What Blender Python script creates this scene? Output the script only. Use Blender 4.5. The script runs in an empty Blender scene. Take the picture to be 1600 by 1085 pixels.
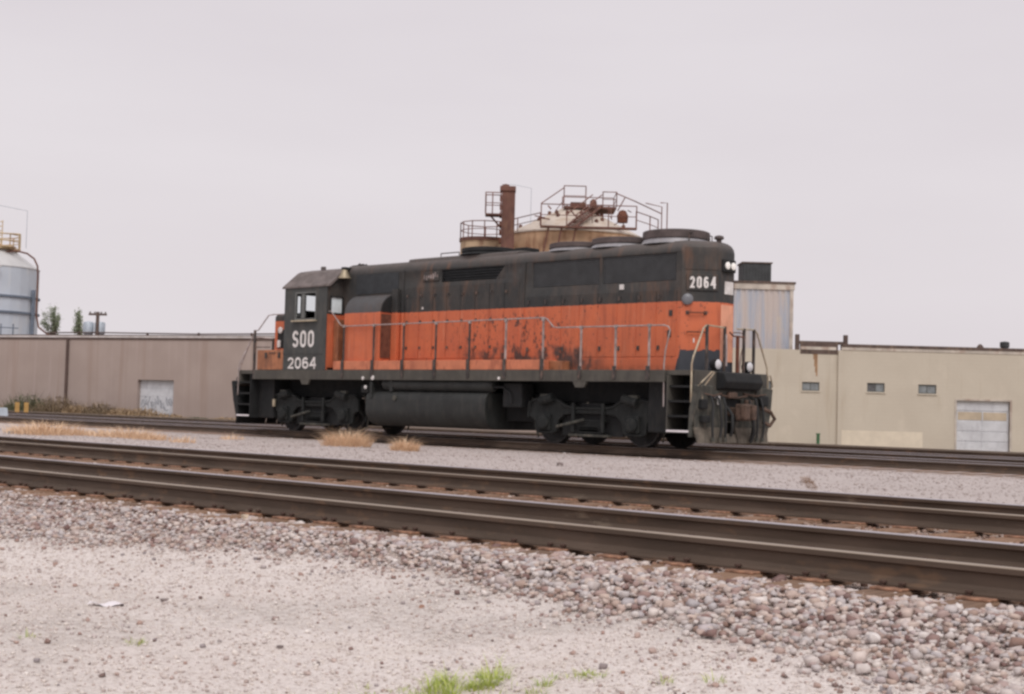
import bpy, bmesh, math, random
import numpy as np
from mathutils import Vector, Matrix
R = math.radians
rnd = random.Random(7)
nrs = np.random.RandomState(11)
scene = bpy.context.scene
COL = scene.collection

# ------------------------------------------------------------------ camera
cam_d = bpy.data.cameras.new('camera'); cam = bpy.data.objects.new('camera', cam_d); COL.objects.link(cam)
cam_d.sensor_width = 36.0; cam_d.lens = 49.81; cam_d.clip_start = 0.1; cam_d.clip_end = 5000
CX, CY, CZ = 27.005, -26.691, 0.793
ax_r = Vector((0.72399552, 0.68929315, 0.02656003)); ax_u = Vector((0.01127242, -0.05032093, 0.99866948)); ax_f = Vector((-0.68971256, 0.72273284, 0.04420213))
cam.matrix_world = Matrix(((ax_r.x, ax_u.x, -ax_f.x, CX), (ax_r.y, ax_u.y, -ax_f.y, CY), (ax_r.z, ax_u.z, -ax_f.z, CZ), (0, 0, 0, 1)))
scene.camera = cam

# ------------------------------------------------------------------ sky, sun, exposure
SUN_EL, SUN_AZ = R(52), math.atan2(-0.55, 0.75)          # direction towards the sun: right of and behind the camera
w = bpy.data.worlds.new('World'); scene.world = w; w.use_nodes = True
wn = w.node_tree.nodes; wl = w.node_tree.links
bg = wn['Background']; bg.inputs['Strength'].default_value = 0.1
sky = wn.new('ShaderNodeTexSky'); sky.sky_type = 'NISHITA'; sky.sun_disc = False
sky.sun_elevation = SUN_EL; sky.sun_rotation = math.pi / 2 - SUN_AZ; sky.dust_density = 6.0; sky.air_density = 1.5
wm = wn.new('ShaderNodeMix'); wm.data_type = 'RGBA'; wm.inputs['Factor'].default_value = 0.94      # closed cloud deck over the sky
wtc = wn.new('ShaderNodeTexCoord'); wmp = wn.new('ShaderNodeMapping'); wmp.inputs['Scale'].default_value = (1.2, 1.2, 4.5); wl.new(wtc.outputs['Generated'], wmp.inputs[0])
wno = wn.new('ShaderNodeTexNoise'); wno.inputs['Scale'].default_value = 1.6; wno.inputs['Detail'].default_value = 5; wl.new(wmp.outputs[0], wno.inputs['Vector'])
wra = wn.new('ShaderNodeValToRGB'); wra.color_ramp.elements[0].position = .3; wra.color_ramp.elements[1].position = .7; wl.new(wno.outputs['Fac'], wra.inputs[0])
wra.color_ramp.elements[0].color = (.705, .652, .684, 1); wra.color_ramp.elements[1].color = (.768, .720, .748, 1)          # the cloud deck is never quite even
wsc = wn.new('ShaderNodeVectorMath'); wsc.operation = 'SCALE'; wsc.inputs['Scale'].default_value = 10.0; wl.new(wra.outputs[0], wsc.inputs[0])
wl.new(sky.outputs[0], wm.inputs['A']); wl.new(wsc.outputs[0], wm.inputs['B'])
wl.new(wm.outputs['Result'], bg.inputs['Color'])
sun_d = bpy.data.lights.new('sun', 'SUN'); sun_d.energy = 1.5; sun_d.angle = R(35); sun_d.color = (1.0, 0.965, 0.93)
sun = bpy.data.objects.new('sun', sun_d); COL.objects.link(sun)
to_sun = Vector((math.cos(SUN_AZ) * math.cos(SUN_EL), math.sin(SUN_AZ) * math.cos(SUN_EL), math.sin(SUN_EL)))
sun.rotation_euler = (-to_sun).to_track_quat('-Z', 'Y').to_euler(); sun.location = (0, 0, 40)
scene.view_settings.view_transform = 'Standard'; scene.view_settings.look = 'None'
scene.view_settings.exposure = 0.08; scene.view_settings.gamma = 1.0; scene.view_settings.use_curve_mapping = False
scene.render.engine = 'CYCLES'
scene.cycles.pixel_filter_type = 'BLACKMAN_HARRIS'; scene.cycles.filter_width = 2.7
scene.cycles.max_bounces = 6; scene.cycles.transparent_max_bounces = 12

# ------------------------------------------------------------------ materials
class NT:
    def __init__(s, name):
        s.m = bpy.data.materials.new(name); s.m.use_nodes = True
        s.t = s.m.node_tree; s.b = s.t.nodes['Principled BSDF']
        s._co = None
    def node(s, typ, **kw):
        n = s.t.nodes.new('ShaderNode' + typ)
        for k, v in kw.items(): setattr(n, k, v)
        return n
    def put(s, sock, v):
        if isinstance(v, bpy.types.NodeSocket): s.t.links.new(v, sock)
        elif isinstance(v, (tuple, list)) and sock.type == 'RGBA' and len(v) == 3: sock.default_value = (*v, 1)
        else: sock.default_value = v
    @property
    def co(s):
        if s._co is None: s._co = s.node('TexCoord').outputs['Object']
        return s._co
    def wco(s): return s.node('NewGeometry').outputs['Position']
    def island(s): return s.node('NewGeometry').outputs['Random Per Island']
    def objrand(s): return s.node('ObjectInfo').outputs['Random']
    def mp(s, scale=(1, 1, 1), loc=(0, 0, 0), co=None):
        n = s.node('Mapping'); s.put(n.inputs['Vector'], co or s.co); n.inputs['Scale'].default_value = scale; n.inputs['Location'].default_value = loc
        return n.outputs[0]
    def noise(s, scale, detail=4, co=None, rough=.55, dist=0):
        n = s.node('TexNoise'); s.put(n.inputs['Vector'], co or s.co); n.inputs['Scale'].default_value = scale
        n.inputs['Detail'].default_value = detail; n.inputs['Roughness'].default_value = rough; n.inputs['Distortion'].default_value = dist
        return n.outputs['Fac']
    def voro(s, scale, co=None, feature='F1', out='Distance'):
        n = s.node('TexVoronoi', feature=feature); s.put(n.inputs['Vector'], co or s.co); n.inputs['Scale'].default_value = scale
        return n.outputs[out]
    def math(s, op, a, b=0.0, c=0.0):
        n = s.node('Math', operation=op); s.put(n.inputs[0], a); s.put(n.inputs[1], b); s.put(n.inputs[2], c)
        return n.outputs[0]
    def ss(s, v, a, b, lo=0.0, hi=1.0):
        n = s.node('MapRange', interpolation_type='SMOOTHSTEP'); s.put(n.inputs[0], v)
        for i, x in enumerate((a, b, lo, hi)): n.inputs[1 + i].default_value = x
        return n.outputs[0]
    def mix(s, f, a, b, mode='MIX'):
        n = s.node('Mix', data_type='RGBA', blend_type=mode)
        s.put(n.inputs['Factor'], f); s.put(n.inputs['A'], a); s.put(n.inputs['B'], b)
        return n.outputs['Result']
    def ramp(s, f, stops):
        n = s.node('ValToRGB'); s.put(n.inputs[0], f); e = n.color_ramp.elements
        while len(e) < len(stops): e.new(0.5)
        for k, (p, c) in enumerate(stops): e[k].position = p; e[k].color = (*c, 1)
        return n.outputs[0]
    def xyz(s, co=None):
        n = s.node('SeparateXYZ'); s.put(n.inputs[0], co or s.co); return n.outputs
    def bump(s, h, strength=.3, dist=.02):
        n = s.node('Bump'); s.put(n.inputs['Height'], h); n.inputs['Strength'].default_value = strength; n.inputs['Distance'].default_value = dist
        s.t.links.new(n.outputs[0], s.b.inputs['Normal'])
    def fin(s, col, rough=.6, metal=0.0, spec=None):
        s.put(s.b.inputs['Base Color'], col); s.put(s.b.inputs['Roughness'], rough); s.put(s.b.inputs['Metallic'], metal)
        if spec is not None: s.b.inputs['Specular IOR Level'].default_value = spec
        return s.m

MATS = {}
def mat(key):
    return MATS[key]
def simple(key, col, rough=.6, metal=0.0, var=.25, scale=3.0, bump=0.0, bscale=30, dirt=None, spec=None):
    n = NT(key)
    a = tuple(c * (1 - var) for c in col); b = tuple(min(1, c * (1 + var)) for c in col)
    c = n.mix(n.ss(n.noise(scale, 5), .3, .7), a, b)
    if dirt:
        c = n.mix(n.ss(n.noise(scale * 2.3, 6, n.mp((1, 1, .35), (3, 1, 2))), .48, .68, 0, .75), c, dirt)
    if bump: n.bump(n.noise(bscale, 4), bump, .01)
    MATS[key] = n.fin(c, rough, metal, spec)
    return MATS[key]

ORANGE = (.60, .158, .070); BLACK = (.036, .037, .037)
def paint(key, zsplit, dark=None):
    n = NT(key); x, y, z = n.xyz()
    wob = n.math('MULTIPLY_ADD', n.noise(9, 3), .03, zsplit - .015)
    up = n.math('GREATER_THAN', z, wob)
    big = n.noise(1.3, 4); fine = n.noise(7, 6)
    streak = n.noise(1.0, 5, n.mp((7, 7, .55)))
    org = n.mix(n.ss(big, .3, .7), ORANGE, (.52, .135, .066))
    org = n.mix(n.ss(streak, .50, .78, 0, .55), org, (.30, .08, .045))
    org = n.mix(n.ss(n.noise(2.2, 5, n.mp((3, 3, .4), (9, 2, 1))), .56, .74, 0, .5), org, (.62, .24, .14))
    # flaked and scraped patches of the old paint
    flake = n.ss(n.noise(5.2, 6, n.mp((1.5, 1, .9), (2, 0, 4)), .72), .545, .60)
    flake2 = n.ss(n.noise(11, 5, n.mp((.9, 1, .8), (5, 0, 1)), .7), .60, .635)
    reg = n.math('MULTIPLY', n.math('MULTIPLY', n.ss(x, -.3, 1.0), n.ss(x, 5.2, 3.6)), n.math('MULTIPLY', n.ss(z, 2.0, 2.25), n.ss(z, 3.33, 3.1)))
    sparse = n.math('MULTIPLY', n.ss(x, -2.5, 0.0, .35, 1), n.ss(n.noise(.8, 2), .38, .55))
    f = n.math('MULTIPLY', n.math('MAXIMUM', n.math('MULTIPLY', flake, reg), n.math('MULTIPLY', flake2, n.math('MAXIMUM', reg, n.math('MULTIPLY', sparse, .85)))), .88)
    org = n.mix(f, org, (.075, .045, .04))
    # oil stain low on the doors behind the generator
    oil = n.math('MULTIPLY', n.math('MULTIPLY', n.ss(x, .3, 1.4), n.ss(x, 5.6, 4.9)), n.ss(n.math('ADD', z, n.math('MULTIPLY', n.noise(4.5, 6, None, .7), 1.1)), 3.0, 2.74))
    org = n.mix(n.math('MULTIPLY', n.math('MULTIPLY', oil, n.ss(n.noise(2.1, 3, n.mp((1, 1, .6), (3.3, 0, 1))), .42, .56, .15, 1)), .93), org, (.055, .045, .042))
    seep = n.math('MULTIPLY', n.ss(z, 1.76, 1.95, 1, 0), n.ss(fine, .4, .6, .2, .8))
    org = n.mix(seep, org, (.2, .07, .04))
    blk = n.mix(n.ss(big, .35, .7), dark or BLACK, dark or (.050, .047, .044))
    rr = n.math('MULTIPLY', n.ss(n.noise(1.4, 5, n.mp((2.6, 2.6, .6), (4, 4, 0))), .52, .7), n.math('MAXIMUM', n.math('MULTIPLY', n.ss(x, -2.0, -1.4), n.ss(x, 1.6, .2)), n.ss(x, 2.6, 7.6, .35, 1)))
    blk = n.mix(n.math('MULTIPLY', rr, .72), blk, (.14, .075, .048))
    blk = n.mix(n.ss(n.noise(.9, 5, n.mp((1.2, 1.2, .8), (2, 9, 4)), .65), .47, .66, 0, .6), blk, (.082, .066, .056))
    blk = n.mix(n.ss(n.noise(3, 6, n.mp((4, 4, .5), (1, 7, 3))), .56, .72, 0, .5), blk, (.092, .078, .068))
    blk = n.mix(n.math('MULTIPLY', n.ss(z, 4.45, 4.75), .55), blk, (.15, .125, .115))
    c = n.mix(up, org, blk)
    box = n.math('MULTIPLY', n.math('GREATER_THAN', n.math('MULTIPLY_ADD', z, -.25, x), 7.08), n.math('LESS_THAN', n.math('MULTIPLY_ADD', fine, .16, z), 2.34))
    c = n.mix(box, c, (.05, .055, .066))
    n.bump(n.noise(14, 4), .08, .01)
    MATS[key] = n.fin(c, n.ss(fine, .2, .8, .48, .75), 0, .35)
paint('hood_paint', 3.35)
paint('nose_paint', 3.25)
paint('housing_lit_paint', 3.35, (.085, .085, .088))  # greyer upper colour: the light on the rounded top is painted in
simple('cab_charcoal', (.058, .061, .059), .6, var=.2, scale=2, dirt=(.088, .082, .074), spec=.35)
simple('cab_roof', (.15, .125, .118), .75, var=.22, scale=3, dirt=(.09, .07, .06))
simple('sill_grey', (.080, .074, .062), .75, var=.2, scale=2.5, dirt=(.06, .055, .05))
simple('frame_black', (.011, .012, .013), .85, var=.3, scale=3, dirt=(.020, .019, .018))
simple('truck_black', (.0105, .0125, .0125), .85, var=.35, scale=4, bump=.2, dirt=(.026, .027, .025))
simple('tank_black', (.019, .021, .020), .65, var=.3, scale=2, dirt=(.036, .035, .032))
simple('wheel_steel', (.028, .028, .029), .6, .3, var=.3, scale=6, dirt=(.06, .05, .045))
simple('tread_bright', (.45, .43, .43), .35, .9, var=.1)
simple('box_orange', (.36, .145, .07), .65, var=.25, scale=3, dirt=(.21, .09, .05))
simple('strip_orange', (.56, .19, .10), .65, var=.12, scale=3, dirt=(.36, .11, .06))
simple('lit_orange', (.72, .34, .22), .7, var=.1, scale=3, dirt=(.6, .25, .15))  # paler orange: light falling on the hood's end face, put into the colour
simple('handrail_grey', (.34, .29, .28), .5, var=.25, scale=6, dirt=(.25, .17, .14))
simple('post_dark', (.046, .040, .038), .7, var=.3, scale=5, dirt=(.2, .13, .1))
simple('post_worn', (.36, .29, .27), .65, var=.3, scale=5, dirt=(.13, .08, .06))
simple('grab_yellow', (.42, .36, .26), .6, var=.25, scale=6, dirt=(.3, .2, .13))
simple('window_trim', (.13, .135, .13), .6, var=.15)
simple('white_paint', (.74, .71, .69), .6, var=.12, scale=6, dirt=(.55, .5, .47))
simple('white_edge', (.78, .74, .76), .6, var=.08)
simple('grille_black', (.030, .034, .038), .75, var=.2, scale=6)
simple('shutter_grey', (.066, .069, .073), .75, var=.15, scale=3)
simple('lens_grey', (.16, .165, .18), .35, 0, var=.2)
simple('fan_metal', (.30, .295, .31), .55, .3, var=.15, scale=4, dirt=(.3, .28, .27))
simple('fan_cap', (.085, .065, .062), .75, var=.25, scale=4)
simple('bell_bronze', (.32, .27, .19), .5, .5, var=.2, scale=8)
simple('rust_red', (.15, .055, .032), .85, var=.35, scale=9)
simple('end_brown', (.13, .05, .03), .85, var=.3, scale=6)
simple('coupler_rust', (.11, .07, .052), .85, var=.4, scale=8, bump=.2)
simple('pilot_grey', (.058, .058, .050), .85, var=.35, scale=4, dirt=(.13, .112, .09))
simple('pilot_dust', (.135, .115, .092), .9, var=.3, scale=5, dirt=(.07, .065, .055))
simple('hose_black', (.025, .026, .027), .7, var=.2)
simple('interior_grey', (.10, .11, .11), .8, var=.2)
simple('seat_dark', (.03, .025, .024), .8, var=.2)
simple('lens_white', (.66, .66, .68), .15, 0, var=.03)
simple('sky_pane', (.80, .88, .90), .2, var=.08)
n = NT('lamp_lit'); n.fin((.9, .88, .84), .3); n.b.inputs['Emission Color'].default_value = (1, .93, .85, 1); n.b.inputs['Emission Strength'].default_value = .12; MATS['lamp_lit'] = n.m
n = NT('glass'); n.b.inputs['Transmission Weight'].default_value = 1.0; n.b.inputs['IOR'].default_value = 1.02; n.fin((.93, .96, .96), .02); MATS['glass'] = n.m

# ------------------------------------------------------------------ mesh builder
class MB:
    def __init__(s): s.v = []; s.f = []
    def add(s, vs, fs):
        o = len(s.v); s.v += [tuple(p) for p in vs]; s.f += [tuple(i + o for i in f) for f in fs]; return s
    def box(s, x0, x1, y0, y1, z0, z1):
        if x0 > x1: x0, x1 = x1, x0
        if y0 > y1: y0, y1 = y1, y0
        if z0 > z1: z0, z1 = z1, z0
        return s.add([(x0, y0, z0), (x1, y0, z0), (x1, y1, z0), (x0, y1, z0), (x0, y0, z1), (x1, y0, z1), (x1, y1, z1), (x0, y1, z1)],
                     [(0, 3, 2, 1), (4, 5, 6, 7), (0, 1, 5, 4), (1, 2, 6, 5), (2, 3, 7, 6), (3, 0, 4, 7)])
    def prism(s, prof, axis, a, b):
        """profile points (p,q) extruded along axis from a to b; x: (y,z)  y: (x,z)  z: (x,y)"""
        n = len(prof)
        def P(p, q, t): return {'x': (t, p, q), 'y': (p, t, q), 'z': (p, q, t)}[axis]
        vs = [P(p, q, a) for p, q in prof] + [P(p, q, b) for p, q in prof]
        fs = [tuple(range(n)), tuple(range(2 * n - 1, n - 1, -1))] + [(i, n + i, n + (i + 1) % n, (i + 1) % n) for i in range(n)]
        return s.add(vs, fs)
    def loops(s, L, cap0=True, cap1=True):
        n = len(L[0]); vs = [p for l in L for p in l]; fs = []
        for k in range(len(L) - 1):
            for i in range(n):
                j = (i + 1) % n; fs.append((k * n + i, k * n + j, (k + 1) * n + j, (k + 1) * n + i))
        if cap0: fs.append(tuple(range(n - 1, -1, -1)))
        if cap1: fs.append(tuple((len(L) - 1) * n + i for i in range(n)))
        return s.add(vs, fs)
    def cyl(s, c, axis, r, h, n=16, r2=None):
        """cylinder from point c along axis vector of length h"""
        d = Vector(axis).normalized(); a = d.orthogonal().normalized(); b = d.cross(a); c = Vector(c); r2 = r if r2 is None else r2
        L = []
        for (cc, rr) in ((c, r), (c + d * h, r2)):
            L.append([cc + (a * math.cos(t) + b * math.sin(t)) * rr for t in (2 * math.pi * k / n for k in range(n))])
        return s.loops(L)
    def lathe(s, c, axis, prof, n=24):
        d = Vector(axis).normalized(); a = d.orthogonal().normalized(); b = d.cross(a); c = Vector(c)
        L = [[c + d * h + (a * math.cos(t) + b * math.sin(t)) * max(r, 1e-4) for t in (2 * math.pi * k / n for k in range(n))] for r, h in prof]
        return s.loops(L)
    def tube(s, pts, r, n=6):
        P = [Vector(p) for p in pts]; L = []
        up = None
        for i, p in enumerate(P):
            d = ((P[min(i + 1, len(P) - 1)] - P[max(i - 1, 0)])).normalized()
            if up is None: up = d.orthogonal().normalized()
            a = (up - d * up.dot(d))
            a = a.normalized() if a.length > 1e-5 else d.orthogonal().normalized()
            up = a; b = d.cross(a)
            rr = r[i] if isinstance(r, (list, tuple)) else r
            L.append([p + (a * math.cos(t) + b * math.sin(t)) * rr for t in (2 * math.pi * k / n for k in range(n))])
        return s.loops(L)
    def build(s, name, m, parent=None, smooth=False, bevel=0.0, seg=2, fix=True):
        me = bpy.data.meshes.new(name); me.from_pydata(s.v, [], s.f)
        if fix:
            bm = bmesh.new(); bm.from_mesh(me); bmesh.ops.recalc_face_normals(bm, faces=bm.faces); bm.to_mesh(me); bm.free()
        me.materials.append(mat(m) if isinstance(m, str) else m)
        o = bpy.data.objects.new(name, me); COL.objects.link(o)
        if parent: o.parent = parent
        if smooth:
            for p in me.polygons: p.use_smooth = True
            me.set_sharp_from_angle(angle=R(40))
        if bevel:
            b = o.modifiers.new('bevel', 'BEVEL'); b.width = bevel; b.segments = seg; b.limit_method = 'ANGLE'; b.angle_limit = R(35)
        return o

def arc(c, r, a0, a1, n):
    return [(c[0] + r * math.cos(R(a0 + (a1 - a0) * k / n)), c[1] + r * math.sin(R(a0 + (a1 - a0) * k / n))) for k in range(n + 1)]

def wall_grid(mb, a0, a1, b0, b1, holes, fn, depth):
    """a flat wall with rectangular holes (a,b rectangles) with reveals of the given depth; fn(a,b,d)->xyz"""
    A = sorted({a0, a1, *[h[0] for h in holes], *[h[1] for h in holes]}); B = sorted({b0, b1, *[h[2] for h in holes], *[h[3] for h in holes]})
    for i in range(len(A) - 1):
        for j in range(len(B) - 1):
            ca, cb = (A[i] + A[i + 1]) / 2, (B[j] + B[j + 1]) / 2
            if any(h[0] < ca < h[1] and h[2] < cb < h[3] for h in holes): continue
            mb.add([fn(A[i], B[j], 0), fn(A[i + 1], B[j], 0), fn(A[i + 1], B[j + 1], 0), fn(A[i], B[j + 1], 0)], [(0, 1, 2, 3)])
    for h in holes:
        q = [(h[0], h[2]), (h[1], h[2]), (h[1], h[3]), (h[0], h[3])]
        for k in range(4):
            p, r = q[k], q[(k + 1) % 4]
            mb.add([fn(*p, 0), fn(*p, depth), fn(*r, depth), fn(*r, 0)], [(0, 1, 2, 3)])
    return mb

def empty(name, loc=(0, 0, 0), rz=0.0):
    o = bpy.data.objects.new(name, None); COL.objects.link(o); o.location = loc; o.rotation_euler = (0, 0, rz); o.empty_display_size = .2; return o
def tag(o, label=None, cat=None, group=None, kind=None):
    if label: o['label'] = label
    if cat: o['category'] = cat
    if group: o['group'] = group
    if kind: o['kind'] = kind
    return o
def lab(o, label): o['label'] = label; return o

def oval(cx, cy, rx, ry, a0, a1, n=14):
    return [(cx + rx * math.cos(R(a0 + (a1 - a0) * k / n)), cy + ry * math.sin(R(a0 + (a1 - a0) * k / n))) for k in range(n + 1)]
def glyph(ch, w):
    """strokes of a block character in a w x 1 cell, inset so that a stroke of width t stays inside"""
    t = .10
    if ch in 'O0':
        r_ = min(w / 2 - t, .30)
        return [(oval(w - t - r_, 1 - t - r_, r_, r_, 0, 90, 6) + oval(t + r_, 1 - t - r_, r_, r_, 90, 180, 6) + oval(t + r_, t + r_, r_, r_, 180, 270, 6) + oval(w - t - r_, t + r_, r_, r_, 270, 360, 6), True)]
    if ch == 'S': return [(oval(w / 2, .70, w / 2 - t, .20, 15, 270, 14) + oval(w / 2, .30, w / 2 - t, .20, 90, -165, 14), False)]
    if ch == '2': return [(oval(w / 2, .68, w / 2 - t, .22, 175, -25, 12) + [(w * .62, .40), (t + .04, t), (w - .02, t)], False)]
    if ch == '6': return [(oval(w / 2, .34, w / 2 - t, .24, 0, 360, 18)[:-1], True), (oval(w / 2, .62, w / 2 - t, .28, 35, 180, 10) + [(t, .34)], False)]
    if ch == '4': return [([(w * .74, 0), (w * .74, 1)], False), ([(w * .70, .95), (t * .9, .33), (w, .33)], False)]
    return []
def text_obj(name, body, parent, m, origin, xdir, width, height, bold=.1, depth=.004, gap=.16):
    xd = Vector(xdir).normalized(); up = Vector((0, 0, 1)); nn = xd.cross(up); o0 = Vector(origin); mb = MB()
    cw = (width / height - gap * (len(body) - 1)) / len(body); lay = 0
    for i, ch in enumerate(body):
        ox = i * (cw + gap)
        for si, (pts, closed) in enumerate(glyph(ch, cw)):
            pq = []
            for q in pts:
                if not pq or (abs(q[0] - pq[-1][0]) + abs(q[1] - pq[-1][1])) > .004: pq.append(q)
            if closed and abs(pq[0][0] - pq[-1][0]) + abs(pq[0][1] - pq[-1][1]) < .004: pq.pop()
            pts = pq; n_ = len(pts); Lh = []
            for k in range(n_):
                p = Vector((*pts[k], 0)); a = Vector((*pts[(k - 1) % n_], 0)) if (closed or k > 0) else None; b = Vector((*pts[(k + 1) % n_], 0)) if (closed or k < n_ - 1) else None
                d1 = (p - a).normalized() if a is not None else (b - p).normalized(); d2 = (b - p).normalized() if b is not None else d1
                n1 = Vector((-d1.y, d1.x, 0)); n2 = Vector((-d2.y, d2.x, 0)); mm = (n1 + n2)
                mm = mm / max(.35, mm.dot(n1)) if mm.length > 1e-4 else n1
                Lh.append((p + mm * bold, p - mm * bold))
            vs = []
            for (q1, q2) in Lh:
                for q in (q1, q2): vs.append(o0 + xd * ((ox + q.x) * height) + up * (q.y * height) + nn * (depth + .0015 * si))
            fs = [(2 * k, 2 * k + 1, (2 * k + 3) % (2 * n_), (2 * k + 2) % (2 * n_)) for k in range(n_ if closed else n_ - 1)]
            mb.add(vs, fs)
    return mb.build(name, m, parent, fix=False)

# ================================================================== GROUND
TB, TA, TC, TD = -18.36, -13.985, 4.40, 10.4                     # track centre lines (the engine's own track is y = 0)
RH = .172                                                        # rail height
def prof(y):
    P = [(-2000, -.55), (-30, -.50), (-24, -.46), (-21.6, -.41), (-20.7, -.36), (-20.1, -.29), (-19.75, -.215), (13.2, -.215), (15.5, -.7), (30, -.8), (2000, -.8)]
    for (a, za), (b, zb) in zip(P, P[1:]):
        if y <= b: return za + (zb - za) * (y - a) / (b - a)
    return -.8
def hsh(x, y):
    return .5 * math.sin(x * 1.7 + 1.3 * math.sin(y * .9)) + .3 * math.sin(y * 2.9 + x * .6) + .2 * math.sin(x * 5.1 - y * 4.3)
def gz(x, y):
    z = prof(y)
    if -30 < y < -19.8: z += .022 * hsh(x, y) * min(1, (-19.8 - y) / .8)
    elif -12.4 < y < -1.6: z += .03 * hsh(x * .6, y * .7) * min(1, (y + 12.4), (-1.6 - y))
    return z
n = NT('gravel_ground'); P = n.wco(); x, y, z = n.xyz(P)
g = n.mix(n.ss(n.noise(.9, 5, P), .3, .7), (.76, .69, .648), (.82, .755, .715))
v1 = n.voro(55, P); vc = n.voro(55, P, out='Color'); vr = n.xyz(vc)[0]
g = n.mix(n.ss(vr, .5, 1, 0, .40), g, (.52, .44, .40))
g = n.mix(n.ss(n.noise(30, 4, P), .57, .72, 0, .55), g, (.40, .31, .27))
g = n.mix(n.ss(n.noise(9, 6, P, .7), .55, .70, 0, .55), g, (.50, .42, .38))
g = n.mix(n.ss(n.noise(1.7, 4, n.mp((1, .45, 1), (3, 8, 0), P)), .56, .70, 0, .5), g, (.68, .60, .53))
g = n.mix(n.ss(n.noise(.55, 5, n.mp((1, 1, 1), (4, 2, 0), P), .6), .47, .66, 0, .75), g, n.mix(n.ss(n.noise(18, 5, P), .4, .65), (.65, .595, .555), (.47, .415, .38)))
gd = n.mix(n.ss(n.noise(2.5, 5, P), .35, .65), (.24, .20, .15), (.33, .28, .2))
g = n.mix(n.math('MULTIPLY', n.ss(y, -13.5, -12.5), .8), g, n.mix(n.ss(n.noise(14, 6, P, .7), .4, .62), (.55, .49, .47), (.45, .39, .37)))
c = n.mix(n.ss(y, 12.2, 14.5), g, gd)
bt = n.math('MULTIPLY', n.ss(y, -20.0, -19.7), n.ss(y, -12.2, -12.9))     # tracks: older, rust-stained ballast
bl = n.math('MULTIPLY', n.ss(n.math('ABSOLUTE', y), 2.1, 1.5), .45)
sh = n.math('MULTIPLY', n.ss(y, -20.25, -19.95), n.ss(y, -19.3, -19.7)); c = n.mix(n.math('MULTIPLY', sh, .6), c, (.36, .27, .23))
c = n.mix(n.math('MULTIPLY', n.math('MAXIMUM', bt, bl), .75), c, n.mix(n.ss(n.noise(9, 5, P), .35, .65), (.27, .17, .12), (.40, .31, .26)))
n.bump(n.math('SUBTRACT', n.noise(70, 3, P), n.math('MULTIPLY', v1, 1.2)), .7, .02)
MATS['gravel_ground'] = n.fin(c, .95, 0, .2)
xs = [-2000, -500, -150, -80, -50, -30] + [-20 + 1.0 * k for k in range(25)] + [5 + .2 * k for k in range(121)] + [30, 35, 45, 80, 200, 600, 2000]
ys = [-2000, -500, -120, -60, -40, -30, -28, -26] + [-25 + .12 * k for k in range(45)] + [-19.55, -19, -16, -12.4] + [-12 + .5 * k for k in range(21)] + [-1.6, 0, 4, 8, 13.2, 14, 15.5, 20, 30, 60, 200, 600, 2000]
xs = sorted(set(round(v, 3) for v in xs)); ys = sorted(set(round(v, 3) for v in ys))
mb = MB(); mb.v = [(x, y, gz(x, y)) for y in ys for x in xs]; nx = len(xs)
mb.f = [(j * nx + i, j * nx + i + 1, (j + 1) * nx + i + 1, (j + 1) * nx + i) for j in range(len(ys) - 1) for i in range(nx - 1)]
g_o = mb.build('ground', 'gravel_ground', smooth=True, fix=False); tag(g_o, kind='structure')

# ------------------------------------------------------------------ stones
def rock_shapes(k, npts, seed):
    r = np.random.RandomState(seed); out = []
    for _ in range(k):
        cc = np.array([(i, j, k) for i in (-1, 1) for j in (-1, 1) for k in (-1, 1)], float) * (.38 + .34 * r.rand(8, 3))
        q = r.normal(size=(max(2, npts - 8), 3)); q = q / np.linalg.norm(q, axis=1)[:, None] * (.75 + .3 * r.rand(len(q)))[:, None]
        p = np.concatenate([cc, q])          # crushed rock: a broken block with a few stray corners
        p *= np.array([1.0, .62 + .35 * r.rand(), .45 + .35 * r.rand()])
        bm = bmesh.new(); [bm.verts.new(q) for q in p]
        res = bmesh.ops.convex_hull(bm, input=bm.verts[:])
        for vv in [vv for vv in bm.verts if not vv.link_faces]: bm.verts.remove(vv)
        bmesh.ops.triangulate(bm, faces=bm.faces[:])
        bm.verts.index_update()
        V = np.array([vv.co[:] for vv in bm.verts]); F = np.array([[q.index for q in f.verts] for f in bm.faces]); bm.free(); out.append((V, F))
    return out
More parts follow.
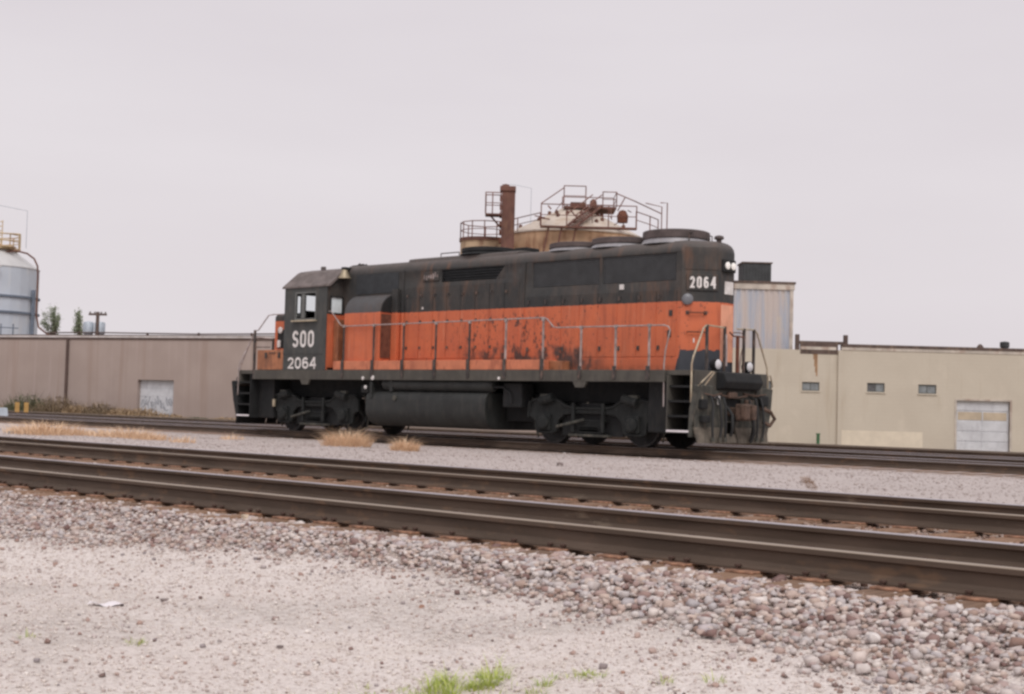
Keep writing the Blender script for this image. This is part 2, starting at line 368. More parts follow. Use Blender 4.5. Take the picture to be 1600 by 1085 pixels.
def scatter(name, pts, sizes, m, shapes, seed=1, sink=.25):
    r = np.random.RandomState(seed); VV = []; FF = []; o = 0
    pts = np.asarray(pts); ks = r.randint(len(shapes), size=len(pts))
    for k, (V, F) in enumerate(shapes):
        idx = np.where(ks == k)[0]
        if not len(idx): continue
        a = r.rand(len(idx)) * 2 * np.pi; b = (r.rand(len(idx)) - .5) * 1.2
        ca, sa, cb, sb = np.cos(a), np.sin(a), np.cos(b), np.sin(b)
        M = np.zeros((len(idx), 3, 3)); M[:, 0, 0] = ca; M[:, 0, 1] = -sa * cb; M[:, 0, 2] = sa * sb; M[:, 1, 0] = sa; M[:, 1, 1] = ca * cb; M[:, 1, 2] = -ca * sb; M[:, 2, 1] = sb; M[:, 2, 2] = cb
        S = sizes[idx] * .5
        W = np.einsum('nij,vj->nvi', M, V) * S[:, None, None] + pts[idx][:, None, :]
        W[:, :, 2] += (S * (.5 - sink))[:, None]
        nv = len(V)
        VV.append(W.reshape(-1, 3)); FF.append((F[None] + (np.arange(len(idx)) * nv)[:, None, None] + o).reshape(-1, 3)); o += len(idx) * nv
    V = np.concatenate(VV).astype(np.float32); F = np.concatenate(FF).astype(np.int32)
    me = bpy.data.meshes.new(name); me.vertices.add(len(V)); me.vertices.foreach_set('co', V.ravel())
    me.loops.add(F.size); me.loops.foreach_set('vertex_index', F.ravel()); me.polygons.add(len(F))
    me.polygons.foreach_set('loop_start', np.arange(0, F.size, 3, dtype=np.int32)); me.update(); me.validate()
    me.materials.append(mat(m)); ob = bpy.data.objects.new(name, me); COL.objects.link(ob); return ob
def stone_mat(key, stops, dark=.8):
    n = NT(key); c = n.ramp(n.island(), stops); P = n.wco()
    c = n.mix(n.ss(n.noise(30, 4, P), .35, .7, 0, .35), c, (.30, .24, .22))
    n.bump(n.noise(60, 3, P), .4, .01)
    MATS[key] = n.fin(c, .95, 0, .2)
stone_mat('ballast_stone', [(0, (.17, .10, .09)), (.09, (.38, .26, .235)), (.20, (.64, .575, .545)), (.32, (.46, .43, .44)), (.44, (.72, .655, .615)), (.55, (.51, .39, .33)), (.66, (.80, .75, .72)), (.76, (.28, .18, .145)), (.86, (.66, .54, .47)), (.94, (.42, .30, .27)), (1, (.56, .51, .52))])
stone_mat('fine_stone', [(0, (.42, .32, .28)), (.10, (.60, .53, .51)), (.35, (.78, .72, .675)), (.6, (.74, .67, .615)), (.8, (.83, .78, .735)), (.95, (.52, .41, .37)), (1, (.72, .66, .63))])
stone_mat('strip_stone', [(0, (.34, .28, .26)), (.3, (.58, .52, .50)), (.6, (.48, .42, .40)), (.85, (.64, .58, .56)), (1, (.40, .33, .30))])
stone_mat('rusty_stone', [(0, (.10, .06, .05)), (.2, (.34, .20, .14)), (.4, (.22, .12, .08)), (.6, (.52, .40, .33)), (.8, (.16, .09, .07)), (1, (.60, .51, .45))])
stone_mat('odd_stone', [(0, (.16, .12, .11)), (.2, (.34, .22, .19)), (.4, (.50, .36, .31)), (.55, (.28, .25, .26)), (.75, (.60, .52, .50)), (1, (.46, .33, .28))])
big_shapes = rock_shapes(16, 11, 5); small_shapes = rock_shapes(6, 9, 6)
def ytoe(x): return float(np.interp(x, [5, 12, 15.7, 17.3, 18.7, 20.1, 22, 22.6, 24, 27], [-21.3, -21.2, -20.95, -20.42, -20.05, -20.0, -20.30, -20.42, -20.72, -21.3])) + .07 * math.sin(x * 6.3) + .05 * math.sin(x * 14.1)
pts = []; sz = []
N = 24000
X = 9 + nrs.rand(N) ** .85 * 17.5; Yv = nrs.rand(N); S = nrs.lognormal(math.log(.042), .36, N)
for x, t, s_ in zip(X, Yv, S):
    y0 = ytoe(x); y = y0 - .16 * abs(nrs.normal()) * (t < .16) + (-19.28 - y0) * t
    s_ = min(.12, s_ * (.75 + .3 * min(1, max(0, (x - 12) / 10))))
    pts.append((x, y, gz(x, y) + (.028 if y < -19.65 else .0) * nrs.rand())); sz.append(s_)
o = scatter('coarse_ballast', pts, np.array(sz), 'ballast_stone', big_shapes, 3); tag(o, 'coarse pale pinkish grey crushed stone ballast along the nearest rail', 'ballast', kind='stuff')
# fine gravel of the lot and of the strip between the tracks
pts = []; sz = []
N = 52000
X = 14 + nrs.rand(N) * 11.5; Yv = -24.6 + nrs.rand(N) * 4.7
keep = (Yv < np.array([ytoe(x) for x in X]) + .25); X = X[keep]; Yv = Yv[keep]
for x, y in zip(X, Yv): pts.append((x, y, gz(x, y)))
S = np.clip(nrs.lognormal(math.log(.0125), .42, len(X)), .006, .045)
o = scatter('fine_gravel', pts, S, 'fine_stone', small_shapes, 4, .1); tag(o, 'fine pale gravel covering the lot in the foreground', 'gravel', kind='stuff')
N = 16000
X = -14 + nrs.rand(N) * 36; Yv = -12.6 + nrs.rand(N) * 11.2
S = np.clip(nrs.lognormal(math.log(.035), .35, N), .015, .09)
o = scatter('strip_gravel', [(x, y, gz(x, y)) for x, y in zip(X, Yv)], S, 'strip_stone', small_shapes, 8, .2); tag(o, 'pale gravel strip between the front tracks and the locomotive track', 'gravel', kind='stuff')
N = 2600
X = 13 + nrs.rand(N) * 12; Yv = np.where(nrs.rand(N) < .55, np.array([ytoe(x) for x in X]) - np.abs(nrs.normal(0, .38, N)), -24.6 + nrs.rand(N) * 4.4)
S = np.clip(nrs.lognormal(math.log(.021), .45, N), .010, .055)
o = scatter('loose_stones', [(x, y, gz(x, y)) for x, y in zip(X, Yv)], S, 'odd_stone', big_shapes, 12, .1); tag(o, 'scattered darker reddish stones lying on the pale gravel lot', 'stones', kind='stuff')
# rusty stones in the cribs of the two near tracks and of the engine's track
pts = []; sz = []
for (cy, xa, xb, N) in ((TB, 6, 26, 7000), (TA, -8, 24, 7000), ((TA + TB) / 2, -2, 25, 4500)):
    X = xa + nrs.rand(N) * (xb - xa); Yv = cy + (nrs.rand(N) - .5) * 2.9
    for x, y in zip(X, Yv): pts.append((x, y, -.215)); sz.append(min(.08, nrs.lognormal(math.log(.042), .3)))
o = scatter('track_ballast', pts, np.array(sz), 'rusty_stone', small_shapes, 9, .2); tag(o, 'rust stained ballast lying between the rails of the two near tracks', 'ballast', kind='stuff')

# ================================================================== TRACKS
n = NT('rail_rust'); c = n.mix(n.ss(n.noise(2.0, 5, n.mp((.6, 4, 4))), .3, .7), (.078, .056, .042), (.118, .084, .064))
c = n.mix(n.ss(n.noise(7, 5, n.mp((.5, 1, 1))), .56, .72, 0, .6), c, (.19, .115, .07)); c = n.mix(n.ss(n.noise(1.1, 6, n.mp((1, 3, 3), (7, 0, 0)), .65), .62, .74, 0, .55), c, (.30, .24, .18)); n.bump(n.noise(40, 3), .15, .004); MATS['rail_rust'] = n.fin(c, .7, .1, .3)
n = NT('rail_head'); c = n.mix(n.ss(n.noise(3, 4, n.mp((.3, 20, 1))), .35, .7), (.60, .57, .60), (.45, .41, .41)); MATS['rail_head'] = n.fin(c, .38, .75)
n = NT('rail_head_dull'); c = n.mix(n.ss(n.noise(3, 4, n.mp((.3, 20, 1))), .35, .7), (.42, .35, .28), (.32, .26, .20)); MATS['rail_head_dull'] = n.fin(c, .5, .5)
n = NT('tie_wood'); c = n.mix(n.ss(n.noise(3, 5, n.mp((6, 1, 6))), .3, .7), (.12, .075, .05), (.24, .15, .10)); c = n.mix(n.objrand(), c, n.mix(.5, c, (.34, .20, .12)))
n.bump(n.noise(4, 5, n.mp((14, 1, 14))), .5, .02); MATS['tie_wood'] = n.fin(c, .9)
simple('tie_plate_rust', (.30, .16, .10), .85, var=.45, scale=12, bump=.2)
simple('spike_dark', (.085, .05, .038), .85, var=.3, scale=9)
RP = [(-.076, -RH), (.076, -RH), (.076, -.158), (.022, -.138), (.009, -.118), (.009, -.052), (.016, -.046), (.036, -.037), (.037, -.006), (.030, 0), (-.030, 0), (-.037, -.006), (-.036, -.037), (-.016, -.046), (-.009, -.052), (-.009, -.118), (-.022, -.138), (-.076, -.158)]
def rail(parent, y, x0, x1, headmat):
    m_ = MB(); k = len(RP); xs_ = [x0 + (x1 - x0) * i / 40 for i in range(41)]
    m_.loops([[(x, y + p, q) for p, q in RP] for x in xs_])
    o = m_.build('rail', 'rail_rust', parent); me = o.data; me.materials.append(mat(headmat))
    for p in me.polygons:
        if p.normal.z > .5 and p.center.z > -.01: p.material_index = 1
    return o
def bevel_mesh(mb, width, m):
    me = bpy.data.meshes.new('piece'); me.from_pydata(mb.v, [], mb.f); bm = bmesh.new(); bm.from_mesh(me); bmesh.ops.recalc_face_normals(bm, faces=bm.faces)
    bmesh.ops.bevel(bm, geom=bm.edges[:], offset=width, segments=1, affect='EDGES'); bm.to_mesh(me); bm.free(); me.materials.append(mat(m)); return me
tie_me = bevel_mesh(MB().box(-.115, .115, -1.3, 1.3, -.2, -.001), .012, 'tie_wood')
plate_me = bevel_mesh(MB().box(-.10, .10, -.17, .17, 0, .014), .003, 'tie_plate_rust')
spk = MB().box(-.009, .009, -.009, .009, 0, .028); spk.box(-.018, .018, -.014, .022, .026, .042); spike_me = bevel_mesh(spk, .003, 'spike_dark')
def inst(name, me, parent, loc, rz=0.0):
    o = bpy.data.objects.new(name, me); COL.objects.link(o); o.parent = parent; o.location = loc; o.rotation_euler = (0, 0, rz); return o
def track(cy, label, x0, x1, ta, tb, heads, plates=False, spikes=False, drop=0.0):
    t = empty('railway_track', (0, cy, 0)); tag(t, label, 'railway track', 'parallel railway tracks')
    rail(t, -.7535, x0, x1, heads[0]); rail(t, .7535, x0, x1, heads[1])
    k = 0; x = ta
    zt = -RH - .013 - drop
    while x < tb:
        xx = x + rnd.uniform(-.03, .03)
        inst('tie', tie_me, t, (xx, rnd.uniform(-.06, .06), zt), rnd.uniform(-.015, .015))
        if plates:
            for sy in (-1, 1):
                p_ = inst('tie_plate', plate_me, t, (xx, sy * .7535, zt))
                if spikes:
                    for (dx, dy) in ((-.06, -.088), (.065, -.092), (-.05, .088)):
                        if rnd.random() < .9: inst('spike', spike_me, p_, (dx, dy, .006), 0 if dy < 0 else math.pi)
        x += .515
    m_ = MB()
    for (a, b) in ((x0, ta - .3), (tb + .3, x1)):
        x = a
        while x < b: m_.box(x - .115, x + .115, -1.3, 1.3, zt - .2, zt); x += .52
    if m_.v: tag(m_.build('distant_ties', 'tie_wood', t, fix=False), kind='stuff')
    return t
track(TB, 'nearest railway track, in front of the coarse ballast edge', -40, 60, 8, 26.5, ('rail_head_dull', 'rail_head'), True, True)
track(TA, 'second railway track from the camera, just before the pale gravel strip', -60, 60, -4, 24, ('rail_head_dull', 'rail_head'), True)
track(0, 'railway track that carries the orange locomotive', -120, 60, -45, 22, ('rail_head', 'rail_head'), False, False, .024)
track(TC, 'railway track directly behind the locomotive', -140, 60, 50, 50, ('rail_head', 'rail_head'), False, False, .024)
track(TD, 'farthest railway track, next to the buildings', -160, 60, 50, 50, ('rail_head_dull', 'rail_head_dull'), False, False, .024)

# ================================================================== LOCOMOTIVE
loco = empty('diesel_locomotive', (0, 0, 0))
tag(loco, 'orange and black diesel road switcher locomotive numbered 2064 on the track', 'locomotive')
HW = .90
plan = [(-4.28, -HW), (7.66, -HW), (8.27, -.27), (8.27, .27), (7.66, HW), (-4.28, HW)]
def inset_plan(d):
    c = .7071
    return [(-4.28, -HW + d), (7.66 - d * .40, -HW + d), (8.27 - d, -.27 + d * .4), (8.27 - d, .27 - d * .4), (7.66 - d * .40, HW - d), (-4.28, HW - d)]
mb = MB()
Z0, ZT = 1.77, 4.50
holes = [(-.27, 2.08, 4.12, 4.46), (3.04, 5.22, 3.84, 4.47), (5.31, 7.50, 3.84, 4.47)]
wall_grid(mb, -4.28, 7.66, Z0, ZT, holes, lambda a, b, d: (a, -HW + d, b), .10)
wall_grid(mb, -4.28, 7.66, Z0, ZT, holes, lambda a, b, d: (a, HW - d, b), .10)
for (a, b) in ((1, 2), (2, 3), (3, 4), (5, 0)):
    (xa, ya), (xb, yb) = plan[a], plan[b]; mb.add([(xa, ya, Z0), (xb, yb, Z0), (xb, yb, ZT), (xa, ya, ZT)], [(0, 1, 2, 3)])
L = [[(x, y, z) for x, y in inset_plan(d)] for d, z in ((0, ZT), (.02, 4.59), (.07, 4.67), (.15, 4.73), (.24, 4.765))]
mb.loops(L, cap0=False, cap1=True)
hood = mb.build('long_hood', 'hood_paint', loco, smooth=True)
bm = bmesh.new(); bm.from_mesh(hood.data); bmesh.ops.remove_doubles(bm, verts=bm.verts, dist=.001); bmesh.ops.recalc_face_normals(bm, faces=bm.faces); bm.to_mesh(hood.data); bm.free()
for s in (-1, 1):
    # dynamic brake intake and radiator intakes: recessed backing with slats
    f = MB().box(-.27, 2.08, s * .80, s * .79, 4.12, 4.46)
    o = f.build('brake_intake_grille', 'grille_black', hood)
    sl = MB()
    for k in range(5): sl.box(-.27, 2.08, s * .885, s * .81, 4.16 + k * .07, 4.172 + k * .07)
    sl.build('louvre', 'grille_black', hood)
    MB().prism([(2.08, 4.12), (2.08, 4.46), (1.76, 4.12)], 'y', s * .80, s * .895).build('intake_gusset', 'hood_paint', hood)
    for (xa, xb) in ((3.04, 5.22), (5.31, 7.50)):
        MB().box(xa, xb, s * .81, s * .80, 3.84, 4.47).build('radiator_screen', 'grille_black', hood)
        sl = MB()
        for k in range(14): sl.box(xa, xb, s * .872, s * .85, 3.86 + k * .0435, 3.888 + k * .0435)
        sl.build('radiator_shutter', 'shutter_grey', hood)
    e = .012
    xs_d = [-1.62 + .53 * k for k in range(9)]
    for k in range(8):
        o = MB().box(xs_d[k] + .012, xs_d[k + 1] - .012, s * HW, s * (HW + e), 2.10, 4.02).build('engine_door', 'hood_paint', hood, bevel=.006)
        if s < 0:
            for zz in (2.35, 3.05, 3.75): MB().box(xs_d[k] + .045, xs_d[k] + .095, s * (HW + e), s * (HW + e + .035), zz, zz + .07).build('latch', 'post_dark', o)
    xs_d = [2.86 + .585 * k for k in range(9)]
    for k in range(8):
        o = MB().box(xs_d[k] + .012, xs_d[k + 1] - .012, s * HW, s * (HW + e), 2.10 if k > 2 else 2.0, 3.62).build('engine_door', 'hood_paint', hood, bevel=.006)
        if s < 0:
            for zz in (2.25, 3.42): MB().box(xs_d[k] + .05, xs_d[k] + .11, s * (HW + e), s * (HW + e + .03), zz, zz + .10).build('latch', 'post_dark', o)
    MB().box(2.73, 2.80, s * HW, s * (HW + .03), 1.8, 4.5).build('hood_seam', 'hood_paint', hood, bevel=.008)
    MB().box(-1.78, -1.71, s * HW, s * (HW + .03), 1.8, 4.5).build('hood_seam', 'hood_paint', hood, bevel=.008)
    MB().box(4.0, 7.6, s * HW, s * (HW + .02), 1.78, 2.06).build('kick_panel', 'hood_paint', hood, bevel=.006)
o = MB().box(-.95, -.32, -HW - .03, -HW, 4.17, 4.42).build('access_hatch', 'hood_paint', hood, bevel=.01); lab(o, 'worn lighter hatch beside the brake intake')
lat = MB()
for k in range(7): lat.box(-.92 + .085 * k + rnd.uniform(0, .02), -.89 + .085 * k + rnd.uniform(0, .03), -HW - .034, -HW - .03, 4.2 + rnd.uniform(0, .08), 4.36 + rnd.uniform(-.05, .04))
lat.build('chipped_paint', 'handrail_grey', hood)
MB().box(5.86, 5.98, -HW - .03, -HW, 3.68, 3.80).build('sight_glass', 'white_paint', hood)
MB().box(-.98, -.92, -HW - .02, -HW - .012, 3.42, 3.48).build('marker_dot', 'white_paint', hood)
MB().box(7.33, 7.42, -HW - .03, -HW, 3.02, 3.16).build('latch', 'post_dark', hood); MB().box(7.30, 7.39, -HW - .035, -HW, 2.54, 2.70).build('latch', 'post_dark', hood)
# roof: dynamic brake hatch, fans, exhaust
dynr = MB(); dynr.prism([(-.74, 4.70), (-.70, 4.82), (-.5, 4.86), (.5, 4.86), (.70, 4.82), (.74, 4.70)], 'x', -1.78, 2.3); dyn = dynr.build('brake_hatch', 'hood_paint', loco, bevel=.02)
def fan(x, r, z0, z1, name, capm='fan_cap', basem='fan_metal'):
    o = MB().lathe((x, 0, z0), (0, 0, 1), [(r * 1.12, 0), (r * 1.02, (z1 - z0) * .3), (r * .98, (z1 - z0) * .56)], 32).build(name, basem, loco, smooth=True)
    MB().lathe((x, 0, z0 + (z1 - z0) * .36), (0, 0, 1), [(r * 1.02, 0), (r * 1.05, .02), (r * 1.04, (z1 - z0) * .55), (r * .98, (z1 - z0) * .61), (r * .3, (z1 - z0) * .65)], 32).build('fan_guard', capm, o, smooth=True)
    bl_ = MB()
    for k in range(8):
        a = R(45 * k); bl_.add([(x + math.cos(a) * .12, math.sin(a) * .12, z0 + .12), (x + math.cos(a) * r * .9, math.sin(a) * r * .9, z0 + .1), (x + math.cos(a + .35) * r * .9, math.sin(a + .35) * r * .9, z0 + .16), (x + math.cos(a + .35) * .12, math.sin(a + .35) * .12, z0 + .15)], [(0, 1, 2, 3)])
    bl_.build('fan_blades', 'frame_black', o)
    return o
fan(6.79, .76, 4.74, 5.08, 'radiator_fan'); fan(5.22, .76, 4.74, 5.00, 'radiator_fan'); fan(3.80, .74, 4.74, 4.97, 'radiator_fan')
fan(.62, .72, 4.84, 5.04, 'brake_fan', 'frame_black', 'frame_black')
MB().box(1.75, 2.2, -.25, .25, 4.84, 4.98).build('exhaust_stack', 'frame_black', loco, bevel=.03)
MB().lathe((8.02, 0, 4.74), (0, 0, 1), [(.06, 0), (.06, .07), (.12, .10), (.10, .16), (.03, .18)], 14).build('roof_beacon', 'fan_cap', loco, smooth=True)
MB().tube([(7.5, -.45, 4.76), (7.5, -.45, 4.98), (7.5, .45, 4.98), (7.5, .45, 4.76)], .015).build('roof_grab_iron', 'post_dark', loco)
MB().tube([(-.6, -.62, 4.85), (-.6, -.62, 4.93), (.1, -.62, 4.93), (.1, -.62, 4.85)], .015).build('lifting_lug', 'post_dark', loco)
# hood end
cd = Vector((.61, .63, 0)).normalized(); cn = Vector((cd.y, -cd.x, 0)); c0 = Vector((7.66, -.9, 0))
def chamf(t, z, d=0.0): q = c0 + cd * t + cn * d; return (q.x, q.y, z)
def chbox(t0, t1, z0, z1, d0, d1):
    v = [chamf(t, z, d) for z in (z0, z1) for d in (d0, d1) for t in (t0, t1)]
    return MB().add(v, [(0, 1, 3, 2), (4, 6, 7, 5), (0, 4, 5, 1), (2, 3, 7, 6), (0, 2, 6, 4), (1, 5, 7, 3)])
nb = chbox(.10, .83, 3.60, 3.98, .0, .03).build('number_board', 'hood_paint', loco, bevel=.012)
text_obj('number', '2064', nb, 'white_paint', chamf(.17, 3.655, .033), cd, .60, .27, .085, .004, .13)
chbox(.06, .84, 4.08, 4.60, .0, .012).build('end_panel', 'hood_paint', hood, bevel=.008)
MB().lathe(chamf(.13, 3.40, 0), cn, [(.13, 0), (.13, .05), (.10, .08), (.02, .09)], 20).build('class_light', 'lens_grey', loco, smooth=True)
for zz in (3.10, 2.66):
    MB().tube([chamf(.14, zz, 0), chamf(.14, zz, .07), chamf(.55, zz, .07), chamf(.55, zz, 0)], .016).build('grab_iron', 'rust_red', loco)
for t_ in (.14, .55):
    chbox(t_ - .04, t_ + .04, 3.06, 3.14, 0, .02).build('grab_bracket', 'post_dark', hood)
chbox(.28, .31, 2.42, 2.52, .0, .014).build('data_plate', 'white_paint', hood)
MB().box(8.27, 8.29, -.24, .24, 2.0, 3.30).build('end_door', 'lit_orange', hood, bevel=.008)
hl = MB().box(8.27, 8.34, -.24, .24, 4.05, 4.34).build('headlight', 'frame_black', loco, bevel=.02)
for yy in (-.11, .11):
    MB().lathe((8.34, yy, 4.195), (1, 0, 0), [(.08, 0), (.085, .03), (.07, .04), (.02, .045)], 18).build('lamp', 'lamp_lit', hl, smooth=True)
MB().box(8.27, 8.285, -.10, .22, 3.55, 3.84).build('number_plate', 'white_paint', loco)
# walkway, sill, frame
sill = MB().box(-7.62, 7.68, -1.50, -1.42, 1.50, 1.772); sill.box(-7.62, 7.68, 1.42, 1.50, 1.50, 1.772)
sill.box(-8.42, 8.42, -1.42, 1.42, 1.66, 1.77)
frame = sill.build('frame', 'sill_grey', loco, bevel=.008)
MB().box(-7.7, 7.7, -.62, .62, 1.02, 1.655).build('centre_sill', 'frame_black', frame)
for s in (-1, 1):
    for xx in (-5.18, 5.18):
        MB().prism([(xx - .22, 1.50), (xx + .22, 1.50), (xx + .13, 1.36), (xx - .13, 1.36)], 'y', s * 1.495, s * 1.43).build('jacking_pad', 'sill_grey', frame)
    MB().box(-3.95, 3.93, s * 1.485, s * .90, 1.775, 2.02).build('raised_walkway', 'strip_orange', loco, bevel=.01)
    MB().box(3.94, 4.35, s * 1.2, s * .91, 1.775, 2.0).build('walkway_step', 'box_orange', loco, bevel=.01)
    # blower housing behind the cab
    pr = [(s * .90, 1.80), (s * 1.40, 1.80)] + [(s * (.90 + .50 * math.cos(R(a))), 3.33 + .53 * math.sin(R(a))) for a in range(0, 91, 10)]
    MB().prism(pr, 'x', -3.62, -2.12).build('blower_housing', 'housing_lit_paint', loco, smooth=True, bevel=.01)
    MB().prism([(s * .91, 3.36), (s * 1.36, 3.36)] + [(s * (.90 + .46 * math.cos(R(a))), 3.36 + .46 * math.sin(R(a))) for a in range(10, 90, 10)], 'x', -2.119, -2.10).build('housing_end', 'frame_black', loco)
    MB().box(-3.72, -1.95, s * .90, s * .915, 3.92, 4.47).build('filter_screen', 'grille_black', hood)
    MB().box(-4.03, -3.64, s * .90, s * .93, 2.03, 3.33).build('cab_gap_shade', 'frame_black', loco)  # black panel, the deep shade of the gap put into colour
    MB().box(-2.118, -2.10, s * .96, s * 1.36, 2.1, 3.30).build('housing_end_panel', 'end_brown', loco)  # darker brown panel on the housing's end face
    MB().box(-2.09, -1.86, s * .9, s * 1.02, 1.8, 4.0).build('duct_panel', 'hood_paint', loco, bevel=.01)
    MB().box(-4.26, -4.05, s * .9, s * 1.25, 2.03, 3.2).build('equipment_locker', 'box_orange', loco, bevel=.015)
# handrails along the sides
for s in (-1, 1):
    y = s * 1.47
    rp = [(-4.22, y, 3.42), (-4.12, y, 3.43), (-3.68, y, 3.02), (-3.52, y, 2.985), (3.96, y, 3.035), (4.08, y, 3.0), (4.30, y, 2.80), (4.42, y, 2.785), (7.62, y, 2.775), (7.74, y, 2.74), (7.79, y, 2.66), (7.67, y, 2.2), (7.64, y, 1.9), (7.65, y, .95)]
    MB().tube(rp, .017, 8).build('handrail', 'handrail_grey', loco, smooth=True)
    for k, xx in enumerate((-3.52, -2.26, -1.05, .20, 1.44, 2.72, 3.97, 5.18, 6.23, 7.21)):
        top = 2.99 if xx < 4.1 else 2.78
        o = MB().box(xx - .027, xx + .027, y - .012, y + .012, 1.62, top).build('stanchion', ('post_dark' if k < 5 else 'post_worn'), loco)
        MB().box(xx - .05, xx + .05, s * 1.50, s * 1.525, 1.56, 2.04 if xx < 4.1 else 1.86).build('stanchion_bracket', 'post_dark', o)
        MB().box(xx - .04, xx + .04, y - .03, y + .03, top - .04, top + .03).build('rail_clamp', 'handrail_grey', o)
# cab
cab = empty('cab', (0, 0, 0)); cab.parent = loco
XA, XB, CW = -6.22, -4.28, 1.50
for s in (-1, 1):
    m_ = MB(); wall_grid(m_, XA, XB, 1.774, 4.15, [(-5.69, -4.78, 3.23, 3.98)], lambda a, b, d: (a, s * (CW - d), b), .06)
    m_.box(XA, XB, s * 1.44, s * 1.438, 1.774, 3.229); m_.box(XA, XB, s * 1.44, s * 1.438, 3.981, 4.15)
    side = m_.build('cab_side', 'cab_charcoal', cab, fix=False)
    fr = MB()
    for (a, b, c_, d_) in ((-5.72, -5.675, 3.20, 4.01), (-4.795, -4.75, 3.20, 4.01), (-5.675, -4.795, 3.20, 3.245), (-5.675, -4.795, 3.965, 4.01), (-5.42, -5.28, 3.26, 3.95)):
        fr.box(a, b, s * (CW + .012), s * (CW - .05), c_, d_)
    fr.build('window_frame', 'window_trim', side)
    MB().box(-5.66, -4.81, s * (CW - .024), s * (CW - .03), 3.26, 3.95).build('window_glass', 'glass', side)
    MB().box(-5.78, -4.70, s * (CW + .01), s * (CW + .10), 3.155, 3.195).build('arm_rest', 'grab_yellow', side)
    MB().box(XA, XB, s * CW, s * (CW + .012), 2.23, 2.27).build('belt_rail', 'cab_charcoal', side)
    MB().box(-4.36, -4.27, s * (CW - .01), s * (CW + .015), 1.78, 4.1).build('corner_strip', 'cab_charcoal', side)
m_ = MB(); wall_grid(m_, -1.495, 1.495, 1.774, 4.15, [(-1.36, -.95, 3.39, 3.84), (.95, 1.36, 3.39, 3.84)], lambda a, b, d: (XB - d, a, b), .05)
m_.prism([(-1.495, 4.15), (1.495, 4.15), (.95, 4.60), (.5, 4.72), (-.5, 4.72), (-.95, 4.60)], 'x', XB, XB - .04)
rear = m_.build('cab_rear_wall', 'hood_paint', cab, fix=False)
m_ = MB(); wall_grid(m_, -1.495, 1.495, 1.774, 4.15, [(-1.38, -.93, 3.3, 3.95), (.93, 1.38, 3.3, 3.95), (-.8, -.08, 3.55, 4.0), (.08, .8, 3.55, 4.0)], lambda a, b, d: (XA + d, a, b), .05)
m_.prism([(-1.495, 4.15), (1.495, 4.15), (.95, 4.60), (.5, 4.72), (-.5, 4.72), (-.95, 4.60)], 'x', XA, XA + .04)
front = m_.build('cab_front_wall', 'cab_charcoal', cab, fix=False)
for s in (-1, 1):
    MB().box(XB - .02, XB - .026, s * .95, s * 1.36, 3.39, 3.84).build('window_glass', 'sky_pane', rear)  # opaque pale pane, the sky's brightness put into its colour
    fr = MB()
    for (a, b, c_, d_) in ((.92, .96, 3.36, 3.87), (1.35, 1.39, 3.36, 3.87), (.96, 1.35, 3.36, 3.40), (.96, 1.35, 3.83, 3.87)): fr.box(XB, XB + .015, s * a, s * b, c_, d_)
    fr.build('window_frame', 'frame_black', rear)
    MB().box(XA + .02, XA + .026, s * .93, s * 1.38, 3.3, 3.95).build('window_glass', 'glass', front)
    MB().box(XA + .02, XA + .026, s * .08, s * .8, 3.55, 4.0).build('window_glass', 'glass', front)
RPf = [(-1.54, 4.13), (-1.53, 4.18), (-1.0, 4.62), (-.90, 4.67), (-.45, 4.76), (0, 4.78), (.45, 4.76), (.90, 4.67), (1.0, 4.62), (1.53, 4.18), (1.54, 4.13), (1.47, 4.13), (.93, 4.58), (.45, 4.70), (0, 4.72), (-.45, 4.70), (-.93, 4.58), (-1.47, 4.13)]
roof = MB().prism(RPf, 'x', XA - .10, XB + .08).build('cab_roof', 'cab_roof', cab, bevel=.008)
MB().box(-5.75, -5.6, -.6, -.5, 4.73, 4.84).build('roof_vent', 'cab_roof', roof, bevel=.02)
MB().box(XA, XB, -1.43, 1.43, 1.78, 1.84).build('cab_floor', 'interior_grey', cab)
st = MB().box(-5.25, -4.8, -1.25, -.75, 2.5, 2.62); st.box(-4.9, -4.78, -1.25, -.75, 2.62, 3.36); st.box(-5.1, -4.95, -1.08, -.92, 1.84, 2.5); st.build('seat', 'seat_dark', cab, bevel=.03)
MB().box(-6.0, -5.6, -1.2, -.3, 1.84, 3.1).build('control_stand', 'seat_dark', cab, bevel=.03)
text_obj('lettering', 'SOO', cab, 'white_paint', (-5.80, -1.502, 2.41), (1, 0, 0), 1.0, .50, .085, .006, .12)
text_obj('lettering', '2064', cab, 'white_paint', (-5.99, -1.502, 1.80), (1, 0, 0), 1.31, .335, .095, .006, .17)
# bell on the hood beside the cab roof
bell = MB().lathe((-4.16, -1.0, 4.66), (0, 0, -1), [(.03, 0), (.08, .03), (.11, .12), (.15, .20), (.205, .27), (.20, .285), (.02, .24)], 20).build('bell', 'bell_bronze', loco, smooth=True)
MB().box(-4.24, -4.08, -1.06, -.80, 4.64, 4.71).build('bell_bracket', 'frame_black', bell, bevel=.01)
hn = MB()
for k, dy in enumerate((-.12, 0, .12)):
    hn.lathe((-5.0, dy + .1, 4.86), (1, 0, 0), [(.03, 0), (.035, .25), (.08, .34)], 10)
hn.box(-5.05, -4.95, -.08, .28, 4.74, 4.86); hn.build('horn', 'post_dark', loco)
